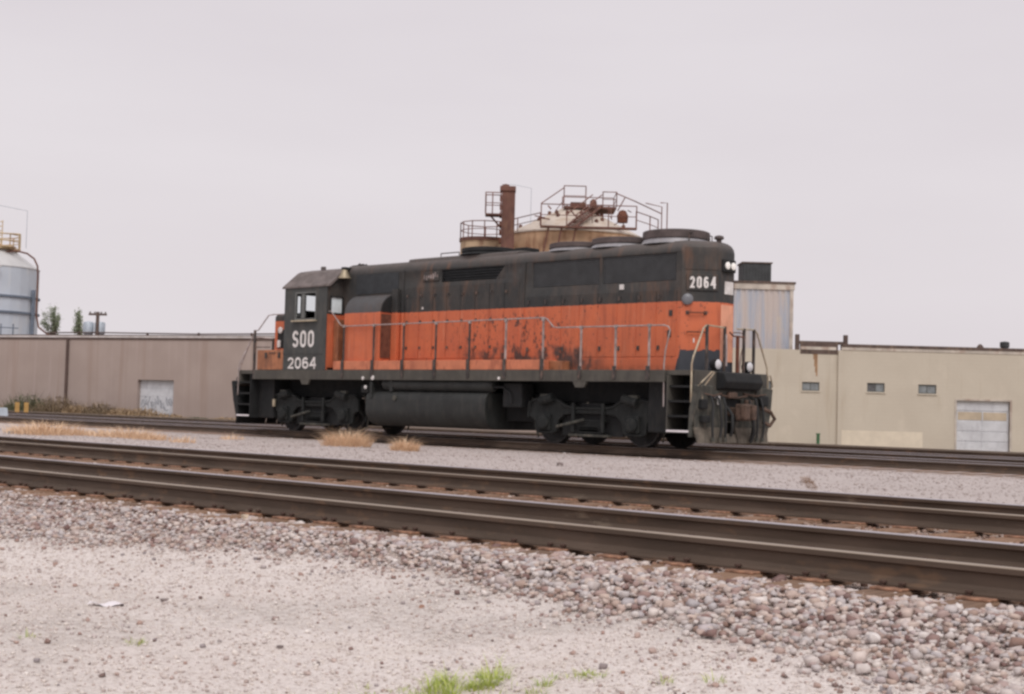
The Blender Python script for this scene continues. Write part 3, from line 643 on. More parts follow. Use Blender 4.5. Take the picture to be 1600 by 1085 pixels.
# short hood (nose), battery boxes
nose = MB(); pn = [(-6.22, -.9), (-7.45, -.9), (-7.72, -.62), (-7.72, .62), (-7.45, .9), (-6.22, .9)]
nose.loops([[(x, y, z) for x, y in pn] for z in (1.775, 3.38)] + [[(x + (.06 if x < -7 else 0), y * .93, 3.48) for x, y in pn]])
nose_o = nose.build('short_hood', 'nose_paint', loco, bevel=.015)
o = MB().box(-7.52 + .22, -7.0, -.912, -.9, 2.44, 2.99).build('vent_recess', 'frame_black', nose_o); lab(o, 'dark opening in the orange nose side')
MB().box(-7.27, -7.12, -.95, -.913, 2.46, 2.68).build('vent_handle', 'white_paint', nose_o, bevel=.02)
MB().lathe((-7.15, -.91, 2.98), (0, -1, 0), [(.10, 0), (.10, .03), (.02, .05)], 12).build('marker_lamp', 'white_paint', nose_o, smooth=True)
for s in (-1, 1):
    b_ = MB().box(-7.50, -6.24, s * 1.48, s * .91, 1.776, 2.36).build('battery_box', 'box_orange', loco, bevel=.015)
    for xx in (-7.05, -6.42): MB().box(xx - .04, xx + .04, s * 1.48, s * 1.515, 2.12, 2.28).build('latch', 'post_dark', b_)
    MB().tube([(-6.9, s * 1.50, 2.27), (-6.6, s * 1.50, 2.27)], .015).build('handle', 'post_dark', b_)
# fuel tank, air reservoirs
pt = []
for a in range(-90, 1, 10): pt.append((1.0 + .48 * math.cos(R(a)), .72 + .45 * math.sin(R(a))))
pt += [(1.48, .95), (1.46, 1.08), (1.40, 1.17), (1.28, 1.21)]
pt = [(p, q) for p, q in pt]; full = pt + [(-p, q) for p, q in reversed(pt)]
tank = MB().prism(full, 'x', -2.52, 2.05).build('fuel_tank', 'tank_black', loco, smooth=True, bevel=.025)
for s in (-1, 1):
    MB().cyl((-1.32, s * 1.455, 1.02), (0, s, 0), .07, .06, 14).build('filler_cap', 'pilot_grey', tank)
    MB().box(-2.35, -2.25, s * 1.49, s * 1.38, 1.0, 1.45).build('tank_strap', 'tank_black', tank)
    MB().box(-1.62, -1.5, s * 1.42, s * 1.30, 1.2, 1.5).build('tank_hanger', 'tank_black', tank)
    MB().lathe((-1.95, s * 1.25, 1.385), (1, 0, 0), [(.03, -.06), (.13, -.03), (.175, .05), (.175, 4.05), (.13, 4.13), (.03, 4.16)], 20).build('air_reservoir', 'tank_black', loco, smooth=True)
    MB().tube([(2.15, s * 1.3, 1.35), (2.5, s * 1.3, 1.35), (2.75, s * 1.3, 1.2), (2.8, s * 1.3, .95)], .03).build('air_pipe', 'frame_black', loco, smooth=True)
    MB().box(2.45, 3.1, s * 1.25, s * .8, .85, 1.45).build('air_filter_box', 'frame_black', loco, bevel=.03)
MB().box(2.06, 3.3, -.7, .7, .5, 1.2).build('sump', 'frame_black', loco, bevel=.04)
MB().box(-3.2, -2.53, -.8, .8, .6, 1.3).build('equipment_rack', 'frame_black', loco, bevel=.04)
for (xx, zz, sz_) in ((-2.62, 1.545, .05), (-2.22, 1.56, .065), (-2.50, 1.30, .05), (2.55, 1.56, .04)):
    MB().lathe((xx, -1.50, zz), (0, -1, 0), [(sz_, 0), (sz_, .02), (.01, .03)], 10).build('drain_valve', 'white_paint', loco)
MB().box(-2.75, -2.45, -1.45, -1.2, 1.15, 1.35).build('valve_body', 'frame_black', loco, bevel=.02)
# trucks
WR = .508
def wheel_mb(s):
    y0 = s * .665
    return MB().lathe((0, y0, 0), (0, s, 0), [(.12, -.02), (WR + .026, -.005), (WR + .026, .02), (WR + .004, .04), (WR - .002, .14), (WR - .05, .145), (WR - .075, .12), (.2, .095), (.16, .15), (.02, .155)], 40)
whl = {}
for s in (-1, 1):
    o = wheel_mb(s).build('wheel', 'wheel_steel', None, smooth=True); whl[s] = o.data; bpy.data.objects.remove(o)
half = [(1.95, .66), (1.93, .98), (1.80, 1.07), (1.62, 1.11), (1.12, 1.11), (.95, 1.06), (.72, .94), (.45, .90), (0, .90)]
low = [(0, .74), (.5, .74), (.80, .70), (.98, .56), (1.03, .30), (1.15, .24), (1.60, .24), (1.71, .30), (1.74, .55)]
sf = half + [(-x, z) for x, z in reversed(half[:-1])] + [(-x, z) for x, z in reversed(low[1:])] + low
def truck(cx):
    t = empty('truck', (cx, 0, 0)); t.parent = loco
    for s in (-1, 1):
        f = MB().prism(sf, 'y', s * 1.02, s * 1.12).build('side_frame', 'truck_black', t, bevel=.02)
        rib = MB().tube([(x, s * 1.125, z - .03) for x, z in half] + [(-x, s * 1.125, z - .03) for x, z in reversed(half[:-1])], .035, 6); rib.build('frame_flange', 'truck_black', f)
        for wx in (-1.37, 1.37):
            inst('wheel', whl[s], t, (wx, 0, WR))
            jb = MB().box(wx - .19, wx + .19, s * 1.125, s * 1.20, .33, .72); jb.lathe((wx, s * 1.20, WR), (0, s, 0), [(.17, 0), (.17, .05), (.13, .08), (.02, .09)], 18)
            jb.box(wx - .25, wx + .25, s * 1.10, s * 1.16, .25, .30)
            jb.build('journal_box', 'truck_black', f, bevel=.012)
            sg = 1 if wx > 0 else -1
            b_ = MB().cyl((wx - sg * .28, s * 1.19, 1.12), (sg, 0, -.25), .11, .42, 14); b_.box(wx - .30, wx + .2, s * 1.14, s * 1.10, 1.0, 1.1); b_.build('brake_cylinder', 'truck_black', f, bevel=.01)
            MB().box(wx - .12, wx + .16, s * 1.12, s * 1.24, 1.12, 1.20).build('sand_bracket', 'pilot_grey', f, bevel=.02)
            bs = MB().tube([(wx + sg * .50, s * 1.15, 1.02), (wx + sg * .57, s * 1.1, .70), (wx + sg * .52, s * .85, .5)], .045); bs.box(wx + sg * .50, wx + sg * .60, s * .68, s * .84, .34, .72)
            bs.build('brake_shoe', 'truck_black', f)
            MB().tube([(wx + sg * .62, s * .95, 1.1), (wx + sg * .66, s * .8, .5), (wx + sg * .56, s * .76, .12)], .022).build('sand_pipe', 'pilot_grey', f)
        sp = MB()
        for k in range(5): sp.box(-.50 + .05 * k, .50 - .05 * k, s * 1.0, s * 1.13, .56 - .055 * k, .60 - .055 * k)
        for k in range(4): sp.box(-.50 + .07 * k, .50 - .07 * k, s * 1.0, s * 1.13, .27 + .05 * k - .03, .27 + .05 * k)
        sp.build('leaf_spring', 'truck_black', f)
        for xx in (-.46, .46): MB().box(xx - .045, xx + .045, s * 1.13, s * 1.19, .30, 1.0).build('swing_hanger', 'truck_black', f, bevel=.012)
        MB().box(-.62, .62, s * 1.0, s * 1.15, .20, .26).build('spring_plank', 'pilot_grey', f, bevel=.01)
        MB().tube([(-.95, s * 1.2, .42), (-.1, s * 1.2, .60)], .035).build('damper', 'pilot_grey', f)
    for wx in (-1.37, 1.37): MB().cyl((wx, -1.1, WR), (0, 1, 0), .09, 2.2, 14).build('axle', 'wheel_steel', t)
    MB().box(-.35, .35, -1.0, 1.0, .55, 1.0).build('bolster', 'frame_black', t)
    MB().box(-1.85, 1.85, -.62, .62, .42, 1.0).build('motor_housing', 'frame_black', t, bevel=.05)
    for s in (-1, 1): MB().box(-.95, .95, s * .92, s * .98, .22, .78).build('brake_rigging', 'frame_black', t)
    for wx in (-1.0, 1.0): MB().cyl((wx * .8, -.6, .55), (0, 1, 0), .34, 1.2, 16).build('traction_motor', 'frame_black', t)
    return t
truck(-5.18); truck(5.18)
o = MB().box(-6.98, -6.90, -1.26, -1.20, .70, .92).build('brake_tag', 'grab_yellow', loco, bevel=.01)
# ends: step wells, pilots, couplers
def end(e):
    g1, g2 = ('sill_grey', 'pilot_grey') if e > 0 else ('frame_black', 'frame_black'); ov = 0 if e > 0 else .16  # left end's steps and pilot go black, their shadow put into colour
    E_ = empty('end_platform', (0, 0, 0)); E_.parent = loco
    X = lambda v: e * v
    for s in (-1, 1):
        p1 = [(X(7.76), .36), (X(7.76), 1.655), (X(7.79), 1.655), (X(7.79), .36)]
        MB().box(X(7.75), X(7.78), s * 1.50, s * .85, .36, 1.655).build('step_side', g1, E_)
        MB().prism([(X(8.42), .30), (X(8.52 + ov * .6), .9), (X(8.56 + ov), 1.42), (X(8.50 + ov), 1.45), (X(8.38), .9), (X(8.36), .30)], 'y', s * 1.50, s * .85).build('step_side', g2, E_)
        MB().box(X(7.78), X(8.40), s * .88, s * .85, .36, 1.655).build('step_back', 'frame_black', E_)
        for k, zz in enumerate((.43, .76, 1.09, 1.42)):
            tr_ = MB().box(X(7.78), X(8.38), s * (1.50 - .03 * k), s * .88, zz - .03, zz).build('step_tread', 'frame_black', E_)
            MB().box(X(7.78), X(8.38), s * (1.505 - .03 * k), s * (1.53 - .03 * k), zz - .035, zz + .012).build('tread_edge', 'white_edge' if k == 0 else 'frame_black', tr_)
        # tall corner grabs and end handrails
        MB().tube([(X(8.46), s * 1.46, 1.0), (X(8.41), s * 1.48, 1.06), (X(8.41), s * 1.48, 1.9), (X(8.40), s * 1.42, 2.05), (X(8.40), s * 1.05, 2.72), (X(8.40), s * .96, 2.78), (X(8.40), s * .90, 2.79), (X(8.40), s * .24, 2.77)], .02, 8).build('end_handrail', 'grab_yellow' if e > 0 else 'handrail_grey', E_, smooth=True)
        for yy in (.92, .24 if s < 0 else .52):
            MB().box(X(8.40) - .025, X(8.40) + .025, s * yy - .03, s * yy + .03, 1.66, 2.80).build('end_post', 'post_dark', E_)
        MB().tube([(X(8.50), s * 1.0, 1.38), (X(8.54), s * 1.42, 1.42), (X(8.62), s * 1.40, 1.50), (X(8.72), s * 1.15, 1.74), (X(8.72), s * 1.05, 1.74), (X(8.60), s * 1.24, 1.44)], .016).build('uncoupling_lever', 'grab_yellow' if e > 0 else 'post_dark', E_)
        MB().tube([(X(8.52), s * 1.24, 1.40), (X(8.54), s * 1.24, .98)], .018).build('grab_iron', 'grab_yellow', E_)
        MB().box(X(8.46), X(8.50), s * 1.48, s * .95, 1.30, 1.33).build('pilot_step', 'coupler_rust', E_)
    MB().tube([(X(8.40), -.05, 2.68), (X(8.40), .10, 2.60), (X(8.40), .52, 2.60)], .02).build('chain_rail', 'rust_red', E_)
    MB().box(X(8.40) - .03, X(8.40) + .03, .24, .30, 1.66, 2.62).build('end_post', 'rust_red', E_)
    MB().box(X(8.38), X(8.46), -1.42, 1.42, 1.34, 1.775).build('end_sill', 'sill_grey', E_, bevel=.015)
    ac = MB().prism([(X(8.46), 1.36), (X(8.66), 1.40), (X(8.74), 1.55), (X(8.66), 1.74), (X(8.46), 1.775)], 'y', -.62, .85); ac.build('anticlimber', 'frame_black', E_, bevel=.02)
    # pilot plate with coupler pocket, ploughed forward at its foot
    m_ = MB()
    wall_grid(m_, -1.48, 1.48, .52, 1.34, [(-.34, .34, .66, 1.16), (-.30, .08, .52, .64)], lambda a, b, d: (X(8.50 - d), a, b), .05)
    m_.build('pilot', g2, E_)
    fp = MB()
    for (ya, yb) in ((-1.46, -.30), (.08, 1.38)):
        fp.loops([[(X(8.50), ya, z), (X(8.50), yb, z), (X(8.44), yb, z), (X(8.44), ya, z)] for z in (.52,)] + [[(X(8.58), ya + .05, .16), (X(8.58), yb - .05, .16), (X(8.54), yb - .05, .16), (X(8.54), ya + .05, .16)]])
    fp.loops([[(X(8.52), -.299, .38), (X(8.52), .079, .38), (X(8.48), .079, .38), (X(8.48), -.299, .38)], [(X(8.57), -.299, .17), (X(8.57), .079, .17), (X(8.53), .079, .17), (X(8.53), -.299, .17)]])
    fp.build('pilot_foot', 'pilot_dust' if e > 0 else g2, E_, bevel=.01)
    MB().box(X(7.0), X(7.74), -1.2, 1.2, .36, 1.64).build('sand_box', 'frame_black', E_, bevel=.03)
    MB().box(X(7.9), X(8.43), -.46, .46, .66, 1.3).build('draft_gear_box', 'frame_black', E_)
    cp = MB(); cp.box(X(8.2), X(8.72), -.12, .12, .78, .98); cp.box(X(8.68), X(8.90), -.20, .20, .68, 1.06); cp.box(X(8.86), X(9.02), -.24, -.08, .70, 1.04); cp.box(X(8.86), X(8.98), .10, .26, .70, 1.04)
    cp.build('coupler', 'coupler_rust', E_, bevel=.04, seg=2)
    for (ya, col_, zz) in ((-1.02, 'hose_black', 1.22), (-.75, 'hose_black', 1.20), (-.55, 'hose_black', 1.2), (.48, 'hose_black', 1.15), (.70, 'hose_black', 1.2), (.92, 'hose_black', 1.22)):
        MB().tube([(X(8.5), ya, zz), (X(8.62), ya, zz - .02), (X(8.68), ya, zz - .2), (X(8.68), ya + .03 + rnd.uniform(-.05, .05), .58), (X(8.64), ya + .06, .28)], .028, 7).build('air_hose', col_, E_, smooth=True)
        MB().cyl((X(8.64), ya + .06, .30), (0, 0, -1), .045, .09, 10).build('glad_hand', 'pilot_grey', E_)
    MB().box(X(8.51), X(8.56), -.80, -.70, 1.16, 1.24).build('angle_cock', 'fan_metal', E_, bevel=.015)
    MB().box(X(8.51), X(8.57), -.66, -.60, 1.02, 1.22).build('angle_cock', 'white_paint', E_, bevel=.015)
    MB().tube([(X(8.6), .95, .98), (X(8.74), 1.15, .90), (X(8.76), 1.30, .74), (X(8.70), 1.2, .58), (X(8.6), 1.05, .66)], .045, 8).build('jumper_cable', 'coupler_rust', E_, smooth=True)
    for (ya, yb, za, zb, mm_) in ((-1.36, -1.12, .92, 1.14, 'frame_black'), (-.30, .02, 1.18, 1.32, 'coupler_rust'), (.40, .62, 1.0, 1.16, 'coupler_rust'), (.62, .80, .80, .96, 'fan_metal'), (.95, 1.25, 1.02, 1.26, 'frame_black'), (-1.30, -1.05, .62, .78, 'frame_black')):
        MB().box(X(8.505), X(8.60 + .05 * rnd.random()), ya, yb, za, zb).build('fitting', mm_, E_, bevel=.03)
    for (ya, yb, zc) in ((-1.2, -.5, 1.27), (.35, 1.3, 1.30), (-.5, .5, 1.24)):
        MB().tube([(X(8.53), ya, zc), (X(8.57), (ya + yb) / 2, zc - .05), (X(8.53), yb, zc + .01)], .02, 6).build('pipe', 'coupler_rust', E_)
    MB().tube([(X(8.55), -.30, .98), (X(8.72), -.34, .80), (X(8.74), -.36, .50), (X(8.66), -.30, .34)], .035, 7).build('air_hose', 'hose_black', E_, smooth=True)
    MB().tube([(X(8.55), .34, 1.02), (X(8.76), .40, .86), (X(8.78), .44, .40), (X(8.68), .46, .20)], .04, 7).build('air_hose', 'hose_black', E_, smooth=True)
    MB().cyl((X(8.46), .93, 1.60), (e, 0, 0), .10, .05, 14).build('jumper_receptacle', 'handrail_grey', E_)
    return E_
E2 = end(1); E1 = end(-1)
for (yy, zz) in ((-.52, 1.93), (.72, 1.92)):
    dl = MB().lathe((8.36, yy, zz), (1, 0, 0), [(.09, -.10), (.125, -.02), (.13, .08), (.115, .08)], 20).build('ditch_light', 'frame_black', loco, smooth=True)
    MB().lathe((8.44, yy, zz), (1, 0, 0), [(.114, 0), (.09, .025), (.02, .04)], 18).build('lens', 'lens_white', dl, smooth=True)
    MB().box(8.28, 8.42, yy - .06, yy + .06, 1.775, zz - .10).build('lamp_stand', 'frame_black', dl)
MB().tube([(8.44, -.24, 2.62), (8.47, -.26, 2.3), (8.46, -.25, 1.9)], .022).build('hanging_chain', 'handrail_grey', E2)
# front left rail to the nose
for s in (-1, 1):
    MB().tube([(-8.34, s * 1.48, 1.75), (-8.33, s * 1.48, 1.85), (-7.90, s * 1.48, 2.55), (-7.66, s * 1.47, 2.93), (-7.50, s * 1.47, 2.95), (-7.24, s * 1.3, 3.40), (-7.12, s * 1.2, 3.43), (-6.75, s * .95, 3.43)], .018, 6).build('nose_handrail', 'handrail_grey', loco, smooth=True)
    MB().box(-7.70, -7.62, s * 1.45, s * 1.49, 1.5, 2.96).build('nose_post', 'post_dark', loco)
    MB().tube([(-7.66, s * 1.47, 2.45), (-6.9, s * 1.47, 2.44)], .014).build('nose_rail', 'post_dark', loco)
MB().box(-8.75, -8.58, -1.35, -1.05, 1.40, 1.47).build('drop_step', 'fan_metal', loco)


# ================================================================== BUILDINGS
YAW = R(43.6608)
E1v = Vector((math.cos(YAW), math.sin(YAW), 0)); E2v = Vector((-math.sin(YAW), math.cos(YAW), 0))
GB = -.8
def at(s, D, z=GB): q = Vector((CX, CY, 0)) + E1v * s + E2v * D; return (q.x, q.y, z)
n = NT('painted_brick'); br = n.node('TexBrick'); x, y, z = n.xyz(); cmb = n.node('CombineXYZ'); n.put(cmb.inputs[0], n.math('ADD', x, y)); n.put(cmb.inputs[1], z)
n.put(br.inputs['Vector'], cmb.outputs[0]); br.inputs['Scale'].default_value = 1.0; br.inputs['Brick Width'].default_value = .40; br.inputs['Row Height'].default_value = .20; br.inputs['Mortar Size'].default_value = .016
c = n.mix(n.ss(n.noise(.45, 4), .3, .7), (.55, .49, .405), (.59, .53, .44))
c = n.mix(n.math('MULTIPLY', br.outputs['Fac'], .08), c, (.45, .385, .295))
c = n.mix(n.ss(n.noise(.9, 6, n.mp((1, 1, .7))), .56, .70, 0, .4), c, (.67, .60, .50))
c = n.mix(n.ss(n.noise(1.0, 5, n.mp((3, 3, .25), (5, 0, 0))), .58, .75, 0, .35), c, (.42, .34, .24))
n.bump(n.math('SUBTRACT', 1, br.outputs['Fac']), .22, .02); MATS['painted_brick'] = n.fin(c, .85)
simple('patch_paint', (.70, .62, .50), .85, var=.06, scale=2)
simple('coping_brown', (.105, .072, .062), .8, var=.25, scale=2, dirt=(.2, .14, .1))
simple('flashing', (.55, .49, .43), .75, var=.2, scale=1.2, dirt=(.36, .25, .2))
simple('rust_stain', (.36, .22, .13), .9, var=.25, scale=2)
simple('dirty_glass', (.24, .26, .27), .25, var=.2, scale=3)
simple('dark_glass', (.13, .13, .135), .2, var=.3, scale=3)
simple('door_white', (.60, .61, .64), .6, var=.08, scale=2, dirt=(.5, .5, .53))
simple('door_pane', (.52, .43, .32), .5, var=.1, scale=2)
simple('vent_dark', (.055, .058, .06), .8, var=.2, scale=2)
simple('vent_blue', (.22, .29, .34), .7, var=.2)
simple('green_paint', (.06, .15, .07), .8, var=.2)
n = NT('old_cladding'); x, y, z = n.xyz()
c = n.mix(n.ss(n.noise(1, 5, n.mp((2.2, 2.2, .16))), .42, .60), (.55, .48, .45), (.42, .45, .52))
c = n.mix(n.ss(n.noise(1.6, 5, n.mp((5, 5, .3), (3, 1, 0))), .52, .66, 0, .7), c, (.54, .50, .49))
c = n.mix(n.ss(n.noise(1.2, 4, n.mp((1, 1, .5), (8, 2, 0))), .58, .72, 0, .5), c, (.60, .52, .42))
MATS['old_cladding'] = n.fin(c, .7)

rb = empty('brick_building', at(0, 75), YAW); tag(rb, 'long beige painted masonry building with small windows and overhead door at right', 'building')
def zl(z): return z - GB
wins = [(12.9, 13.81, 2.22, 2.68), (15.43, 16.35, 2.22, 2.68), (18.85, 19.78, 2.24, 2.72), (21.56, 22.52, 2.22, 2.70), (30.0, 30.9, 2.2, 2.68)]
m_ = MB(); wall_grid(m_, 4.0, 17.5, 0, zl(4.39), [(a, b, zl(c_), zl(d_)) for a, b, c_, d_ in wins[:2]], lambda a, b, d: (a, .12 + d, b), .14)
m_.add([(4, .12, 0), (4, 20, 0), (4, 20, zl(4.39)), (4, .12, zl(4.39))], [(0, 1, 2, 3)])
wl_ = m_.build('wall', 'painted_brick', rb, fix=False)
m_ = MB(); wall_grid(m_, 17.5, 48, 0, zl(4.44), [(a, b, zl(c_), zl(d_)) for a, b, c_, d_ in wins[2:]] + [(23.6, 26.42, 0.02, zl(1.91))], lambda a, b, d: (a, d, b), .18)
m_.add([(17.5, 0, 0), (17.5, .12, 0), (17.5, .12, zl(4.44)), (17.5, 0, zl(4.44))], [(0, 1, 2, 3)])
wr_ = m_.build('wall', 'painted_brick', rb, fix=False)
MB().box(4, 48, .5, 20, zl(4.1), zl(4.2)).build('roof', 'coping_brown', rb)
MB().box(17.48, 48, -.05, .35, zl(4.58), zl(4.74)).build('coping', 'coping_brown', rb)
MB().box(17.48, 48, -.03, .33, zl(4.42), zl(4.578)).build('flashing', 'flashing', rb)
MB().box(17.30, 17.52, -.04, .12, 0, zl(4.40)).build('pilaster', 'painted_brick', rb)
pf = MB().box(15.05, 15.25, .10, .35, zl(4.39), zl(5.2)); pf.box(17.62, 17.82, .10, .35, zl(4.75), zl(5.22)); pf.box(15.26, 17.61, .12, .30, zl(4.70), zl(4.86)); pf.build('parapet_frame', 'coping_brown', rb)
o = MB().box(15.3, 17.3, .10, .24, zl(4.18), zl(4.69)).build('parapet_patch', 'coping_brown', rb)
MB().box(15.3, 17.2, .08, .098, zl(4.40), zl(4.56)).build('broken_flashing', 'flashing', o)
MB().box(15.26, 15.30, -.02, .0, 0, .1)
for k in range(5): MB().box(15.95 + .05 * k, 16.03 + .05 * k, .112, .119, zl(4.15 - .32 * k * rnd.uniform(.8, 1)), zl(4.2)).build('rust_streak', 'rust_stain', wl_)
for k, (a, b, c_, d_) in enumerate(wins):
    yo = .12 if k < 2 else 0
    wo = MB(); wo.box(a, a + .05, yo + .06, yo + .14, zl(c_), zl(d_)); wo.box(b - .05, b, yo + .06, yo + .14, zl(c_), zl(d_)); wo.box(a + .05, b - .05, yo + .06, yo + .14, zl(c_), zl(c_) + .05); wo.box(a + .05, b - .05, yo + .06, yo + .14, zl(d_) - .05, zl(d_)); wo.box((a + b) / 2 - .02, (a + b) / 2 + .02, yo + .07, yo + .13, zl(c_) + .05, zl(d_) - .05)
    wo = wo.build('window', 'window_trim', rb)
    MB().box(a + .05, (a + b) / 2 - .02, yo + .095, yo + .11, zl(c_) + .05, zl(d_) - .05).build('pane', 'dark_glass' if k == 2 else 'dirty_glass', wo)
    MB().box((a + b) / 2 + .02, b - .05, yo + .095, yo + .11, zl(c_) + .05, zl(d_) - .05).build('pane', 'dirty_glass', wo)
    MB().box(a - .04, b + .04, yo - .05, yo + .06, zl(c_) - .07, zl(c_) - .002).build('sill', 'painted_brick', wo)
dr = MB().box(23.6, 26.42, .17, .20, .02, zl(1.91)).build('overhead_door', 'door_white', rb)
hh = (zl(1.91) - .02) / 5
for k in range(5):
    z0 = .02 + k * hh
    if k == 3:
        for (a, b) in ((23.72, 24.98), (25.06, 26.30)): MB().box(a, b, .155, .168, z0 + .06, z0 + hh - .06).build('pane', 'door_pane', dr)
        MB().box(24.99, 25.05, .13, .169, z0 + .02, z0 + hh - .02).build('mullion', 'door_white', dr)
    else: MB().box(23.62, 26.40, .145, .169, z0 + .02, z0 + hh - .02).build('panel', 'door_white', dr, bevel=.01)
MB().box(25.0, 25.06, .12, .144, .05, .02 + 3 * hh - .03).build('mullion', 'door_white', dr)
fr = MB().box(23.50, 23.60, -.03, .16, .0, zl(2.0)); fr.box(26.42, 26.52, -.03, .16, 0, zl(2.0)); fr.box(23.60, 26.42, -.03, .16, zl(1.912), zl(2.0)); fr.build('door_frame', 'flashing', dr)
o = MB().box(17.53, 21.82, -.006, -.001, .02, zl(.18)).build('paint_patch', 'patch_paint', wr_); lab(o, 'paler repainted patch low on the beige wall')
# corrugated penthouse and its dark ventilator
ph = empty('penthouse', at(0, 76), YAW); tag(ph, 'tall corrugated metal penthouse with faded blue streaks rising above beige building', 'penthouse')
m_ = MB(); xs_ = [9.6 + .075 * k for k in range(73)]
pz = [(x, .04 * (k % 4 in (1, 2))) for k, x in enumerate(xs_)]
for (xa, ya), (xb, yb) in zip(pz, pz[1:]): m_.add([(xa, ya, zl(4.0)), (xb, yb, zl(4.0)), (xb, yb, zl(7.86)), (xa, ya, zl(7.86))], [(0, 1, 2, 3)])
m_.box(9.6, 15.0, .06, 6, zl(4.0), zl(7.85)); m_.build('cladding', 'old_cladding', ph, fix=False)
MB().box(14.88, 15.06, -.03, .05, zl(4.2), zl(7.6)).build('corner_trim', 'flashing', ph)
MB().box(9.5, 15.12, -.06, 6.1, zl(7.62), zl(7.93)).build('fascia', 'flashing', ph); MB().box(9.45, 15.17, -.1, 6.2, zl(7.935), zl(8.05)).build('roof_edge', 'coping_brown', ph)
vt = empty('roof_ventilator', at(0, 77.5), YAW); tag(vt, 'dark boxy ventilator on top of the corrugated penthouse', 'ventilator')
ZV = 8.05
MB().box(12.56, 14.12, 0, 1.6, zl(ZV + .01), zl(9.17)).build('housing', 'vent_dark', vt, bevel=.02)
MB().box(12.50, 14.18, -.05, 1.65, zl(9.175), zl(9.25)).build('cap', 'coping_brown', vt); vs = MB()
for k in range(9): vs.box(12.6 + .17 * k, 12.72 + .17 * k, -.03, -.002, zl(8.15), zl(9.1))
vs.build('louvre', 'vent_dark', vt)
v2 = empty('roof_exhaust_fan', at(26.8, 77, 4.45)); tag(v2, 'small dark roof fan on blue base above overhead door', 'roof vent')
MB().box(-.17, .17, -.17, .17, 0, .40).build('base', 'vent_blue', v2); MB().lathe((0, 0, .402), (0, 0, 1), [(.17, 0), (.25, .05), (.25, .30), (.2, .34), (.05, .36)], 16).build('cowl', 'vent_dark', v2, smooth=True)
v3 = empty('roof_exhaust_fan', at(25.6, 77.4, 4.2)); tag(v3, 'small brown cone vent on the long beige building roof', 'roof vent')
MB().lathe((0, 0, 0), (0, 0, 1), [(.14, 0), (.14, .5), (.28, .55), (.1, .82), (.02, .86)], 12).build('cowl', 'coping_brown', v3, smooth=True)
gp = empty('standpipe', at(16.19, 74.5)); tag(gp, 'short dark green pipe standing at foot of beige wall', 'pipe')
MB().cyl((0, 0, 0), (0, 0, 1), .09, .72, 12).build('pipe', 'green_paint', gp); MB().cyl((0, 0, .722), (0, 0, 1), .12, .06, 12).build('flange', 'green_paint', gp)

# left warehouse
LA = math.atan2(.33764, .94127)
lb = empty('warehouse', (-77.63, 25.37, GB), LA); tag(lb, 'low mauve grey ribbed warehouse with white roof edge at left', 'building')
n = NT('warehouse_wall'); x, y, z = n.xyz()
c = n.mix(n.ss(n.noise(.35, 4), .3, .7), (.375, .300, .268), (.415, .336, .302))
c = n.mix(n.ss(n.noise(.8, 4, n.mp((1.2, 1, .05))), .50, .68, 0, .55), c, (.33, .245, .205))
c = n.mix(n.ss(n.noise(1.4, 4, n.mp((2.0, 1, .08), (6, 0, 0))), .55, .7, 0, .4), c, (.46, .37, .345))
wv = n.math('SINE', n.math('MULTIPLY', x, 2 * math.pi / .3)); n.bump(wv, .1, .02); MATS['warehouse_wall'] = n.fin(c, .8)
simple('coping_white', (.60, .56, .55), .6, var=.1, scale=1, dirt=(.48, .43, .4))
simple('pipe_brown', (.10, .065, .055), .7, var=.2)
simple('recess_dark', (.30, .31, .34), .8, var=.15)
m_ = MB(); wall_grid(m_, -45, 50, 0, zl(5.36), [(13.4, 16.65, .02, zl(2.27))], lambda a, b, d: (a, d, b), .35)
m_.add([(50, 0, 0), (50, 25, 0), (50, 25, zl(5.36)), (50, 0, zl(5.36))], [(0, 1, 2, 3)]); wlb = m_.build('wall', 'warehouse_wall', lb, fix=False)
MB().box(-45.1, 50.1, -.08, .3, zl(5.363), zl(5.50)).build('coping', 'coping_white', lb); MB().box(-45, 50, .1, 25, zl(5.505), zl(5.58)).build('roof', 'pipe_brown', lb)
MB().box(-45.05, 50.05, -.05, -.002, zl(5.22), zl(5.362)).build('gutter', 'pipe_brown', lb)
MB().cyl((6.78, -.10, .05), (0, 0, 1), .11, zl(5.2), 10).build('downspout', 'pipe_brown', lb)
d_ = MB().box(13.4, 16.65, .34, .37, .02, zl(2.27)).build('overhead_door', 'door_white', lb)
for k in range(5): MB().box(13.43, 16.62, .322, .338, .04 + k * .61, .04 + k * .61 + .58).build('panel', 'door_white', d_, bevel=.008)
sc_ = MB()
for k in range(9):
    x0 = 13.6 + k * .32; z0 = 1.35 + .25 * math.sin(k * 1.9)
    pts_ = [(x0 + .16 * math.cos(t * 1.1 + k) + .05 * t, .316, z0 + .32 * math.sin(t * 1.3 + k * .7)) for t in range(7)]
    sc_.tube(pts_, .03, 4)
lab(sc_.build('graffiti', 'recess_dark', d_), 'dark scrawled graffiti across the pale door')
MB().box(24, 31, 3, 6, zl(5.59), zl(5.95)).build('roof_skylight', 'flashing', lb)
cv = empty('roof_conduit', (-77.63 + 9 * math.cos(LA), 25.37 + 9 * math.sin(LA), zl(5.58) + GB), LA); tag(cv, 'thin brown conduit running along the warehouse roof edge', 'conduit')
MB().tube([(-5, .6, .18), (0, .6, .2), (9, .6, .1), (16, .6, .14)], .05).build('pipe', 'pipe_brown', cv)
for k in range(5): MB().box(-4.6 + 4.6 * k, -4.5 + 4.6 * k, .52, .68, 0.001, .2).build('support', 'pipe_brown', cv)

